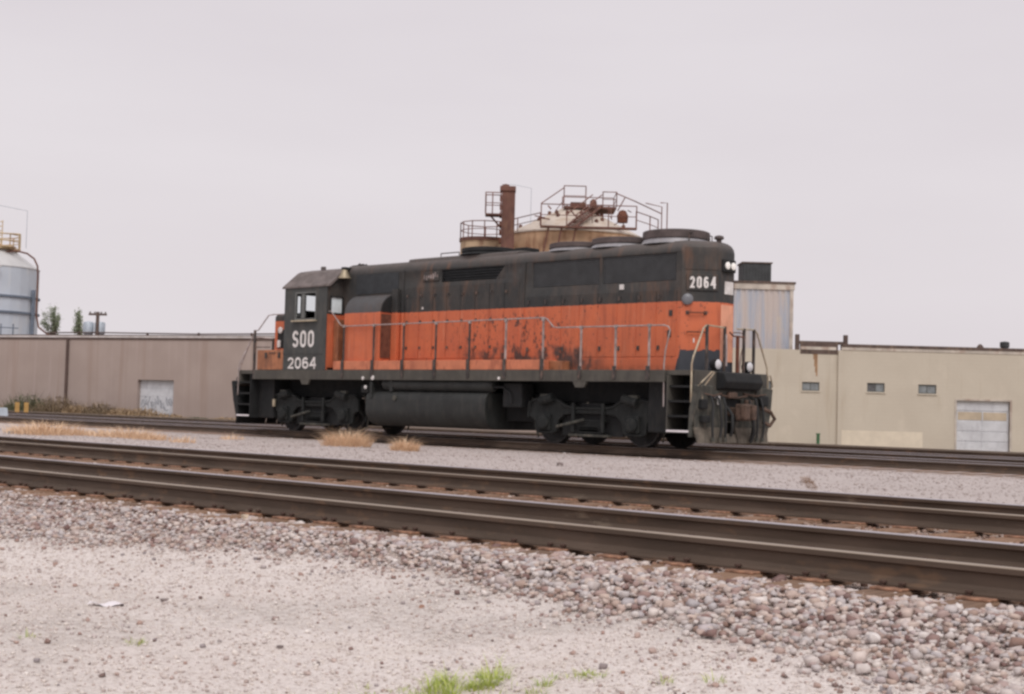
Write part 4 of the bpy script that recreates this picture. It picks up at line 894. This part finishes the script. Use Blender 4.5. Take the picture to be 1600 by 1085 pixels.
# ================================================================== TANKS AND SILO
simple('tank_ochre', (.60, .40, .25), .85, var=.2, scale=.5, dirt=(.30, .14, .08))
simple('tank_tan', (.50, .37, .24), .85, var=.15, scale=.6, dirt=(.22, .11, .07))
simple('tank_cream', (.56, .49, .42), .8, var=.08, scale=.5, dirt=(.46, .36, .27))
simple('steel_rust', (.19, .085, .065), .85, var=.25, scale=1.5)
simple('tower_rust', (.145, .068, .052), .85, var=.25, scale=.8, dirt=(.21, .11, .07))
simple('silo_blue', (.53, .58, .645), .6, var=.06, scale=.3, dirt=(.60, .61, .62))
simple('silo_roof', (.55, .55, .55), .6, var=.08, scale=.5)
simple('silo_band', (.16, .19, .24), .7, var=.15)
simple('rust_yellow', (.52, .40, .24), .8, var=.25, scale=1, dirt=(.36, .17, .08))
simple('wood_pole', (.13, .095, .08), .9, var=.2)
simple('galv', (.42, .47, .52), .5, .3, var=.1)
def railing(parent, pts, h=1.1, mid=True, m='steel_rust', r=.045, nm='railing'):
    m_ = MB(); P_ = [Vector(p) for p in pts]
    m_.tube([p + Vector((0, 0, h)) for p in P_], r, 5)
    if mid: m_.tube([p + Vector((0, 0, h * .5)) for p in P_], r * .8, 5)
    o = m_.build(nm, m, parent)
    for p in P_: MB().tube([p, p + Vector((0, 0, h + .02))], r * 1.1, 5).build('post', m, o)
    return o
tk = empty('storage_tank', at(5.2, 125), YAW); tag(tk, 'large ochre tank with cream conical roof behind the locomotive hood', 'tank')
MB().lathe((0, 0, 0), (0, 0, 1), [(6.0, 0), (6.0, zl(16.15))], 48).build('wall', 'tank_ochre', tk, smooth=True)
cone = MB().lathe((0, 0, zl(16.15)), (0, 0, 1), [(6.1, -.1), (6.1, .02), (1.5, 2.38), (1.3, 2.5), (.05, 2.55)], 48).build('cone_roof', 'tank_cream', tk, smooth=True)
for k in range(14):
    a = R(190 + k * 13); q = .25 + .6 * rnd.random(); rr = 6.1 - 4.6 * q
    MB().lathe((rr * math.cos(a), rr * math.sin(a), zl(16.15) + 2.38 * q), (0, 0, 1), [(.16, -.05), (.16, .22), (.05, .28)], 8).build('hatch', 'tower_rust', cone)
# catwalk in front of the cone with stair up to the top platform
cw = MB().box(-3.1, 5.0, -6.9, -6.2, zl(16.15), zl(16.3)); cw = cw.build('catwalk', 'tower_rust', tk)
railing(cw, [(-3.05, -6.85, zl(16.3)), (-.9, -6.85, zl(16.3)), (2.6, -6.85, zl(16.3)), (4.95, -6.85, zl(16.3))], 1.8)
for xx in (-2.9, -1.8, -.6): MB().tube([(xx, -6.6, zl(13.5)), (xx + .5, -6.6, zl(16.14))], .09, 5).build('brace', 'tower_rust', cw)
sw = MB()
sw.tube([(-.9, -6.5, zl(16.3)), (1.5, -1.8, zl(18.75))], .11, 5); sw.tube([(-.1, -6.5, zl(16.3)), (2.3, -1.8, zl(18.75))], .11, 5)
for k in range(12): t_ = k / 11; sw.box(-.9 + 2.4 * t_, -.1 + 2.4 * t_, -6.5 + 4.7 * t_, -6.25 + 4.7 * t_, zl(16.3) + 2.45 * t_ - .03, zl(16.3) + 2.45 * t_ + .03)
sw = sw.build('stair', 'tower_rust', tk)
MB().tube([(-.9, -6.5, zl(17.3)), (1.5, -1.8, zl(19.75))], .05, 5).build('railing', 'steel_rust', sw); MB().tube([(-.1, -6.5, zl(17.3)), (2.3, -1.8, zl(19.75))], .05, 5).build('railing', 'steel_rust', sw)
pl = MB().box(-1.0, 3.6, -1.9, 1.6, zl(18.55), zl(18.72)).build('top_platform', 'tower_rust', tk)
railing(pl, [(-1.0, -1.9, zl(18.72)), (.9, -1.9, zl(18.72))], 1.75); railing(pl, [(2.4, -1.9, zl(18.72)), (3.6, -1.9, zl(18.72)), (3.6, 1.6, zl(18.72)), (-1.0, 1.6, zl(18.72))], 1.3)
MB().tube([(-3.05, -6.5, zl(18.2)), (-1.0, -1.9, zl(20.3))], .05, 5).build('railing', 'steel_rust', pl)
MB().tube([(3.6, -1.9, zl(19.9)), (4.8, -6.4, zl(18.6)), (7.4, -3.5, zl(18.0))], .05, 5).build('railing', 'steel_rust', pl)
MB().box(-.4, .9, -1.6, -.4, zl(18.73), zl(19.1)).build('hopper', 'tower_rust', pl); MB().lathe((1.6, -1.4, zl(18.73)), (0, 0, 1), [(.35, 0), (.3, .5), (.1, .7)], 10).build('valve', 'tower_rust', pl); MB().lathe((3.9, -5.2, zl(16.9)), (0, 0, 1), [(.45, 0), (.5, .6), (.3, 1.0), (.05, 1.1)], 10).build('valve', 'rust_red', cw)
MB().tube([(7.4, -3.5, zl(15.0)), (7.4, -3.5, zl(18.6)), (6.0, -3.4, zl(18.9))], .05, 5).build('vent_pipe', 'steel_rust', tk); MB().tube([(7.9, -3.2, zl(15.0)), (7.9, -3.2, zl(19.0)), (7.3, -3.2, zl(19.0))], .05, 5).build('vent_pipe', 'steel_rust', tk)
for k in range(16):
    xx = rnd.uniform(-3.0, 4.6); zz = 16.3 + rnd.uniform(0, 1.7); MB().tube([(xx, -6.4 + rnd.uniform(0, 2.5), zl(zz)), (xx + rnd.uniform(-.9, .9), -5.5 + rnd.uniform(0, 2.5), zl(zz + rnd.uniform(.2, 1.1)))], rnd.uniform(.03, .07), 5).build('pipe', 'steel_rust' if k % 2 else 'tower_rust', tk)
railing(tk, [(-5.9, -1.5, zl(16.2)), (-5.0, -3.6, zl(16.2)), (-3.1, -6.5, zl(16.3))], 1.1)
railing(tk, [(4.95, -6.5, zl(16.3)), (6.3, -4.6, zl(16.2)), (7.2, -2.6, zl(16.2))], 1.4)
dm = empty('drum_tank', at(-2.6, 122), YAW); tag(dm, 'smaller tan drum tank with rusty rim left of the cone roof', 'tank')
MB().lathe((0, 0, 0), (0, 0, 1), [(2.1, 0), (2.1, zl(15.1)), (2.16, zl(15.15))], 32).build('wall', 'tank_tan', dm, smooth=True); MB().lathe((0, 0, zl(15.15)), (0, 0, 1), [(2.2, 0), (2.2, .3), (.05, .5)], 32).build('rim', 'tower_rust', dm, smooth=True)
ring = [(2.1 * math.cos(R(a)), 2.1 * math.sin(R(a)), zl(15.45)) for a in range(180, 361, 30)]; railing(dm, ring, 1.35)
railing(dm, [(2.1 * math.cos(R(a)), 2.1 * math.sin(R(a)), zl(15.45)) for a in range(0, 181, 45)], 1.35)
tw = empty('elevator_tower', at(-.68, 118), YAW); tag(tw, 'narrow rusty brown elevator tower with side platform above the tanks', 'tower')
MB().box(-.48, .62, -.5, .5, 0, zl(19.35)).build('casing', 'tower_rust', tw, bevel=.03); MB().box(-.66, .66, -.62, .62, zl(19.0), zl(19.42)).build('head_box', 'tower_rust', tw, bevel=.05)
for k in range(9): MB().box(-.66, -.49, -.4, .4, zl(12.5) + k * .72, zl(12.5) + k * .72 + .38).build('bucket', 'rust_red', tw)
MB().lathe((-.2, 0, zl(19.42)), (0, 0, 1), [(.35, 0), (.3, .18), (.05, .25)], 12).build('cap', 'tower_rust', tw)
p_ = MB().box(-1.85, -.50, -.7, .7, zl(16.95), zl(17.08)).build('platform', 'tower_rust', tw); railing(p_, [(-.55, -.68, zl(17.08)), (-1.25, -.68, zl(17.08)), (-1.83, -.68, zl(17.08)), (-1.83, .68, zl(17.08)), (-.55, .68, zl(17.08))], 1.75)
MB().tube([(-1.4, 0, zl(16.94)), (-.48, 0, zl(15.9))], .08, 5).build('brace', 'tower_rust', p_)
MB().tube([(-.1, 0, zl(19.6)), (.5, 0, zl(19.65)), (1.95, 0, zl(19.35)), (1.95, 0, zl(16.3))], .022, 5).build('vent_pipe', 'galv', tw)

si = empty('silo', at(-52.0, 140), YAW); tag(si, 'pale blue corrugated silo with conical roof at the left edge', 'silo')
MB().lathe((0, 0, 0), (0, 0, 1), [(4.75, 0), (4.75, zl(13.4))], 28).build('wall', 'silo_blue', si)
MB().lathe((0, 0, zl(13.4)), (0, 0, 1), [(4.8, -.05), (4.8, .03), (2.3, 1.85), (.05, 1.95)], 28).build('cone_roof', 'silo_roof', si)
for zz in (10.5, 8.95): MB().lathe((0, 0, zl(zz)), (0, 0, 1), [(4.76, -.12), (4.92, -.1), (4.92, .1), (4.76, .12)], 28).build('band', 'silo_band', si)
for a in (-12,): MB().box(-.16, .16, -.10, .10, 0, zl(11.3)).build('column', 'silo_band', si).location = (4.95 * math.cos(R(a)), 4.95 * math.sin(R(a)), 0)
MB().lathe((0, 0, zl(15.25)), (0, 0, 1), [(.05, 0), (2.9, .0), (2.9, .14), (.05, .14)], 20).build('platform', 'rust_yellow', si)
railing(si, [(2.85 * math.cos(R(a)), 2.85 * math.sin(R(a)), zl(15.38)) for a in range(-180, 181, 30)], 1.35, True, 'rust_yellow', .06)
MB().box(1.2, 2.9, -2.2, -.8, zl(15.4), zl(15.5)).build('gate', 'rust_yellow', si); railing(si, [(1.3, -2.3, zl(15.4)), (3.5, -1.6, zl(15.4))], 1.3, True, 'rust_yellow', .07)
MB().tube([(2.2, -1.6, zl(14.95)), (3.2, -1.7, zl(15.05)), (4.3, -1.7, zl(14.8)), (5.0, -1.7, zl(14.3)), (5.35, -1.7, zl(13.6)), (5.42, -1.7, zl(12.6)), (5.42, -1.7, zl(8.8)), (5.7, -1.7, zl(7.6)), (7.2, -1.7, zl(6.5))], .09, 7).build('fill_pipe', 'tower_rust', si, smooth=True)
MB().tube([(1.0, -1, zl(19.6)), (3.9, -1, zl(19.1)), (3.9, -1, zl(15.4))], .03, 5).build('lightning_cable', 'galv', si)
lm_ = MB()
for xx in (.75, 1.25): lm_.tube([(xx, -.3, zl(15.4)), (xx, -.3, zl(18.2))], .05, 5)
for k in range(6): lm_.tube([(.75, -.3, zl(15.8 + k * .45)), (1.25, -.3, zl(15.8 + k * .45))], .04, 5)
lm_.build('ladder', 'rust_yellow', si)
MB().tube([(2.6, -4.4, zl(12.6)), (2.6, -4.6, zl(13.2)), (2.9, -4.6, zl(13.2))], .1).build('vent_pipe', 'silo_roof', si)
for k in range(8): MB().box(-3.0 + k * 1.15, -2.9 + k * 1.15, -7.1, -7.0, zl(5.6), zl(7.6)).build('rack_post', 'silo_band', si)
MB().tube([(-4, -7.05, zl(7.6)), (5.6, -7.05, zl(7.2))], .05, 5).build('rack_rail', 'silo_band', si)

pole = empty('utility_pole', at(-35.2, 120), YAW); tag(pole, 'wooden utility pole with single crossarm behind the warehouse', 'utility pole')
MB().tube([(0, 0, 0), (0, 0, zl(8.15))], [.20, .15], 8).build('pole', 'wood_pole', pole); MB().box(-.75, .75, -.1, .1, zl(7.85), zl(8.02)).build('crossarm', 'wood_pole', pole)
for xx in (-.65, -.25, .3, .65): MB().lathe((xx, 0, zl(8.02)), (0, 0, 1), [(.05, 0), (.07, .1), (.02, .16)], 8).build('insulator', 'wood_pole', pole)
for k, (ss_, lb_) in enumerate(((-37.1, 'left of two small galvanised roof hoppers beside the utility pole'), (-36.15, 'right of two small galvanised roof hoppers beside the utility pole'))):
    hp = empty('roof_hopper', at(ss_ if k else ss_ - .05, 124, 5.3), YAW); tag(hp, lb_, 'hopper', 'galvanised roof hoppers')
    MB().lathe((0, 0, 0), (0, 0, 1), [(.2, 0), (.36, 1.1), (.46, 1.2), (.46, 2.1), (.4, 2.18), (.05, 2.25)], 16).build('bin', 'galv', hp, smooth=True)

# ================================================================== VEGETATION
def leafmat(key, a, b, trans=.25):
    n = NT(key); c = n.mix(n.island(), a, b); n.b.inputs['Subsurface Weight'].default_value = 0
    MATS[key] = n.fin(c, .8, 0, .2)
leafmat('tree_leaf', (.17, .21, .13), (.32, .36, .23)); leafmat('dry_blade', (.66, .45, .29), (.88, .67, .47)); leafmat('green_blade', (.26, .36, .07), (.56, .60, .18))
leafmat('weed_leaf', (.17, .13, .085), (.28, .21, .14)); leafmat('weed_rust', (.34, .20, .12), (.52, .35, .23)); leafmat('weed_dry', (.30, .21, .13), (.44, .33, .21)); leafmat('weed_green', (.085, .095, .055), (.17, .17, .10))
simple('bark', (.10, .08, .065), .9)
def blades(mb, n_, h, spread, width, lean=.6, r=rnd, zbase=None):
    for _ in range(n_):
        a = r.uniform(0, 6.283); q = spread * math.sqrt(r.random()); x, y = q * math.cos(a), q * math.sin(a)
        hh_ = h * r.choice((r.uniform(.25, .7), r.uniform(.5, 1.15))) * (1 - .45 * (q / spread) ** 2); d = a + r.gauss(0, .7 + 1.5 * (r.random() < .3)); l_ = lean * hh_ * r.uniform(.2, 1.2)
        lx, ly = math.cos(d) * l_, math.sin(d) * l_; wx, wy = -math.sin(d + r.uniform(-1, 1)) * width, math.cos(d) * width
        z0 = zbase(x, y) if zbase else -.01
        p0 = (x, y, z0); p1 = (x + lx * .35, y + ly * .35, z0 + hh_ * .62); p2 = (x + lx, y + ly, z0 + hh_)
        mb.add([(p0[0] - wx, p0[1] - wy, p0[2]), (p0[0] + wx, p0[1] + wy, p0[2]), (p1[0] + wx * .7, p1[1] + wy * .7, p1[2]), (p1[0] - wx * .7, p1[1] - wy * .7, p1[2]), p2], [(0, 1, 2, 3), (3, 2, 4)])
    return mb
def tuft(name, label, cat, loc, n_, h, spread, width, m, group, lean=.6, stretch=(1, 1)):
    mb = blades(MB(), n_, h, spread, width, lean); mb.v = [(x * stretch[0], y * stretch[1], z) for x, y, z in mb.v]
    o = mb.build(name, m, fix=False); o.location = loc; tag(o, label, cat, group); return o
def gl(x, y): return (x, y, gz(x, y))
DG = 'dry grass clumps on the gravel strip'
tuft('dry_grass_clump', 'biggest single straw coloured grass clump in front of the locomotive front truck', 'grass clump', gl(.0, -4.2), 1500, .55, .62, .005, 'dry_blade', DG, 1.5, (1.15, .8))
tuft('dry_grass_clump', 'compact straw coloured grass clump in front of the fuel tank', 'grass clump', gl(2.7, -4.7), 800, .36, .33, .005, 'dry_blade', DG, 1.3)
tuft('dry_grass_clump', 'long low bed of dry grass at far left of the gravel strip', 'grass clump', gl(-9.0, -7.3), 1700, .42, 1.0, .006, 'dry_blade', DG, 1.2, (2.0, .8))
tuft('dry_grass_clump', 'second long low bed of dry grass, right of the far left bed', 'grass clump', gl(-5.6, -6.9), 1300, .32, .9, .006, 'dry_blade', DG, 1.2, (2.0, .7))
tuft('dry_grass_clump', 'small dry grass clump right of the long beds', 'grass clump', gl(-2.9, -7.0), 240, .24, .34, .006, 'dry_blade', DG, 1.0)
tuft('dry_grass_clump', 'faint small dry tuft close behind the second track at left', 'grass clump', gl(-4.2, -4.6), 160, .20, .34, .006, 'dry_blade', DG, 1.0)
tuft('dry_grass_clump', 'brown dead weed streak on gravel strip right of the locomotive', 'grass clump', gl(15.0, -7.3), 1400, .07, .5, .006, 'weed_rust', DG, .9, (.2, 5.0)).rotation_euler = (0, 0, R(34))
GG = 'green grass tufts on the foreground gravel'
def patch(name, label, cx_, cy_, subs, m, group, width=.0021):
    mb = MB()
    for (dx, dy, n_, h, sp) in subs:
        t_ = blades(MB(), n_, h, sp, width, 1.35); mb.add([(x + dx, y + dy, z + gz(cx_ + dx, cy_ + dy) - gz(cx_, cy_)) for x, y, z in t_.v], t_.f)
    o = mb.build(name, m, fix=False); o.location = gl(cx_, cy_); tag(o, label, 'grass', group); return o
patch('grass_tuft', 'largest ragged patch of bright green grass at the bottom edge', 22.55, -22.25, [(rnd.gauss(0, .12), rnd.gauss(0, .21), rnd.randint(25, 100), rnd.uniform(.04, .13), rnd.uniform(.03, .07)) for _ in range(16)] + [(0, 0, 170, .07, .26)], 'green_blade', GG)
patch('grass_tuft', 'thin yellowish green grass left of the largest patch', 22.30, -22.85, [(rnd.gauss(0, .05), rnd.gauss(0, .16), rnd.randint(10, 30), rnd.uniform(.03, .07), .04) for _ in range(7)] + [(0, 0, 60, .04, .15)], 'green_blade', GG)
patch('grass_tuft', 'small sparse green tuft right of the largest grass patch', 22.82, -21.76, [(rnd.gauss(0, .05), rnd.gauss(0, .10), rnd.randint(10, 26), rnd.uniform(.04, .09), .03) for _ in range(6)] + [(0, 0, 40, .05, .1)], 'green_blade', GG)
for (x, y, n_, h, sp, lb_) in ((20.74, -22.79, 60, .05, .06, 'tiny green sprig on the open gravel at left'), (20.29, -23.13, 26, .06, .05, 'tiny green blade sprig at the far left edge of gravel'),
                               (23.30, -21.45, 34, .08, .05, 'sparse thin green sprig below the ballast edge at right'), (23.15, -21.62, 30, .07, .05, 'sparse green sprig second from the right at the bottom')):
    tuft('grass_tuft', lb_, 'grass', gl(x, y), n_, h, sp, .0022, 'green_blade', GG, 1.3)
for (x, y, lb_) in ((22.15, -23.0, 'brown dry grass wisps at bottom edge left of the green patch'), (21.9, -23.6, 'brown dry grass wisps near bottom left corner')):
    tuft('dry_wisp', lb_, 'grass', gl(x, y), 120, .035, .16, .002, 'weed_dry', 'brown wisps on the foreground gravel', 1.4)
# single stones and litter that stand out on the gravel
def boulder(loc, size, m, label, name='stone'):
    V, F = big_shapes[rnd.randrange(10)]; mb = MB().add([tuple(p * size * .5) for p in V], [tuple(int(i) for i in f) for f in F]); o = mb.build(name, m, fix=False)
    o.location = (loc[0], loc[1], loc[2] + size * .15); o.rotation_euler = (0, 0, rnd.uniform(0, 6)); tag(o, label, 'stone', 'loose stones on the gravel'); return o
simple('stone_dark', (.22, .18, .17), .95, var=.25, scale=20); simple('stone_tan', (.60, .50, .38), .95, var=.12, scale=20); simple('stone_grey', (.40, .37, .36), .95, var=.15, scale=20); simple('stone_rust', (.40, .24, .18), .95, var=.2, scale=20)
boulder(gl(21.24, -22.28), .045, 'stone_dark', 'dark stone on the gravel, upper one of a close pair'); boulder(gl(21.67, -22.38), .045, 'stone_dark', 'dark stone on the gravel, lower one of a close pair')
boulder(gl(21.86, -23.38), .06, 'stone_grey', 'grey stone at the bottom edge in the left corner'); boulder((16.95, -19.42, -.20), .085, 'stone_tan', 'round tan stone beside the foot of the nearest rail')
boulder(gl(22.9, -21.6), .04, 'stone_rust', 'reddish stone above the green grass patch'); boulder(gl(19.6, -21.9), .06, 'stone_dark', 'dark stone in left middle of the gravel lot'); boulder(gl(23.2, -21.0), .05, 'stone_rust', 'reddish brown stone below the ballast edge')
boulder(gl(20.9, -21.0), .05, 'stone_rust', 'reddish stone at the edge of pale gravel bay'); boulder(gl(-9.7, -8.0), .22, 'stone_grey', 'bluish grey rock at the left edge behind the second track')
boulder(gl(9.6, -7.1), .16, 'stone_dark', 'brown chunk lying in the middle of the gravel strip')
lt = MB(); 
for i in range(7):
    for j in range(4): lt.v.append((i * .035 - .1 + .006 * math.sin(j * 2), j * .03 - .045 + .008 * math.sin(i * 1.7), .012 + .012 * math.sin(i * 1.3 + j)))
lt.f = [(i * 4 + j, (i + 1) * 4 + j, (i + 1) * 4 + j + 1, i * 4 + j + 1) for i in range(6) for j in range(3)]
o = lt.build('paper_scrap', 'white_edge', fix=False); o.location = gl(19.53, -22.25); o.rotation_euler = (0, 0, .7); tag(o, 'crumpled white paper scrap on the gravel at left', 'litter')

# weeds along the foot of the warehouse
c_, s_ = math.cos(LA), math.sin(LA)
def lbp(x, y): return (-77.63 + x * c_ - y * s_, 25.37 + x * s_ + y * c_, GB)
WG = 'weeds along the warehouse foot'
spec = [(-6, 1.0, 1.8, 'weed_leaf'), (-3.0, .9, 1.7, 'weed_dry'), (-.2, 1.1, 1.5, 'weed_leaf'), (2.2, .8, 1.4, 'weed_dry'), (5.0, 1.7, 1.6, 'weed_green'), (7.9, 1.6, 1.8, 'weed_leaf'), (9.9, 1.0, 1.4, 'weed_dry'), (11.9, 1.25, 1.3, 'weed_leaf'), (13.8, .9, 1.3, 'weed_dry'), (15.8, .95, 1.5, 'weed_dry'), (18.0, .6, 1.4, 'weed_dry'), (20.4, .45, 1.5, 'weed_green'), (23, .5, 1.6, 'weed_dry'), (26, .5, 1.6, 'weed_dry')]
wl_names = ['leftmost brown weed at the warehouse foot', 'pale dry weed, second from left along warehouse', 'brown weed just left of the yellow markers', 'low dry weed behind the yellow markers', 'dark green bushy weed left of the downspout', 'tall brown weed right of the downspout', 'pale dry weed between downspout and warehouse door', 'brown weed just left of the warehouse door', 'dry grass at left foot of the warehouse door', 'dry grass at right foot of the warehouse door', 'low dry grass right of the warehouse door', 'low greenish weed before the locomotive front end', 'low dry grass partly hidden behind the locomotive front step', 'low dry grass hidden behind the locomotive nose']
for (x, h, sp, m), lb_ in zip(spec[:13], wl_names):
    h *= 1.08; mb = blades(MB(), 620, h * 1.15, sp * 1.1, .03, .5)
    for _ in range(900):
        a = rnd.uniform(0, 6.283); q = sp * math.sqrt(rnd.random()); z = h * rnd.uniform(.1, 1.0) * (1 - .5 * (q / sp) ** 2); cx_, cy_ = q * math.cos(a), q * math.sin(a); d1 = Vector((rnd.gauss(0, 1), rnd.gauss(0, 1), rnd.gauss(0, 1))).normalized() * .07; d2 = d1.orthogonal().normalized() * .045
        p = Vector((cx_, cy_, z)); mb.add([p - d1, p + d2, p + d1, p - d2], [(0, 1, 2, 3)])
    o = mb.build('weed_bush', m, fix=False); px, py, pz_ = lbp(x, -2.2); o.location = (px, py, pz_); tag(o, lb_, 'weed', WG)
# trees behind the warehouse
def tree(loc, h, wdt, lean, label, seed):
    r = random.Random(seed); t = empty('tree', loc, YAW); tag(t, label, 'tree', 'trees behind the warehouse')
    tr = MB().tube([(0, 0, 0), (.05, 0, h * .3), (.0, .1, h * .6), (lean * .5, .1, h * .8)], [.22, .17, .11, .05], 7); limbs = []
    for k in range(16):
        z = h * r.uniform(.45, .76); a = r.uniform(0, 6.283); l_ = wdt * r.uniform(.25, 1.0); zt_ = h * r.uniform(.82, 1.0) - .25 * l_
        e_ = (lean + math.cos(a) * l_, math.sin(a) * l_, zt_); tr.tube([(.02, .05, z), (e_[0] * .45, e_[1] * .6, z + (zt_ - z) * .5), e_], [.06, .04, .012], 5); limbs.append(((e_[0] * .4, e_[1] * .5, z + (zt_ - z) * .4), e_))
    tr.build('trunk', 'bark', t); mb = MB()
    for (p, q) in limbs:
        for _ in range(105):
            f = r.random() ** .7 * 1.1; c = Vector(p).lerp(Vector(q), f) + Vector((r.gauss(0, .13), r.gauss(0, .13), r.gauss(0, .15)))
            d1 = Vector((r.gauss(0, 1), r.gauss(0, 1), r.gauss(0, 1))).normalized() * r.uniform(.06, .12); d2 = d1.orthogonal().normalized() * .045; mb.add([c - d1, c + d2, c + d1, c - d2], [(0, 1, 2, 3)])
    mb.build('crown', 'tree_leaf', t, fix=False); return t
tree(at(-48.5, 150), 11.3, 1.1, -.6, 'leafy green tree beside the blue silo, the larger of two', 3); tree(at(-46.2, 152), 10.9, .45, -.55, 'slim green tree right of the larger tree by the silo', 5)
# switch stand and yellow markers at the left edge
ssd = empty('switch_machine', (-31.6, 2.4, -.2), 0); tag(ssd, 'blue grey switch machine beside the track at the left edge', 'switch machine')
simple('machine_blue', (.24, .29, .32), .7, var=.2, scale=4, dirt=(.3, .28, .26)); simple('marker_yellow', (.42, .25, .08), .7, var=.12, scale=3)
MB().box(-.7, .25, -.3, .3, .02, .42).build('motor_case', 'machine_blue', ssd, bevel=.05); MB().prism([(.3, .02), (.75, .02), (.62, .5), (.42, .5)], 'y', -.25, .25).build('gear_case', 'galv', ssd, bevel=.04); MB().tube([(.5, -.2, .1), (.9, -1.2, .08)], .03).build('throw_rod', 'machine_blue', ssd)
for k, (px, py, lb_) in enumerate(((-38.4, 6.9, 'left of two yellow marker posts beside the back tracks'), (-38.1, 7.22, 'right of two yellow marker posts beside the back tracks'))):
    mk = empty('marker_post', (px, py, -.215), YAW); tag(mk, lb_, 'marker post', 'yellow marker posts')
    MB().box(-.03, .03, -.03, .03, 0, .75).build('stem', 'post_dark', mk); MB().box(-.11, .11, -.05, -.031, .25, .73).build('plate', 'marker_yellow', mk, bevel=.008)
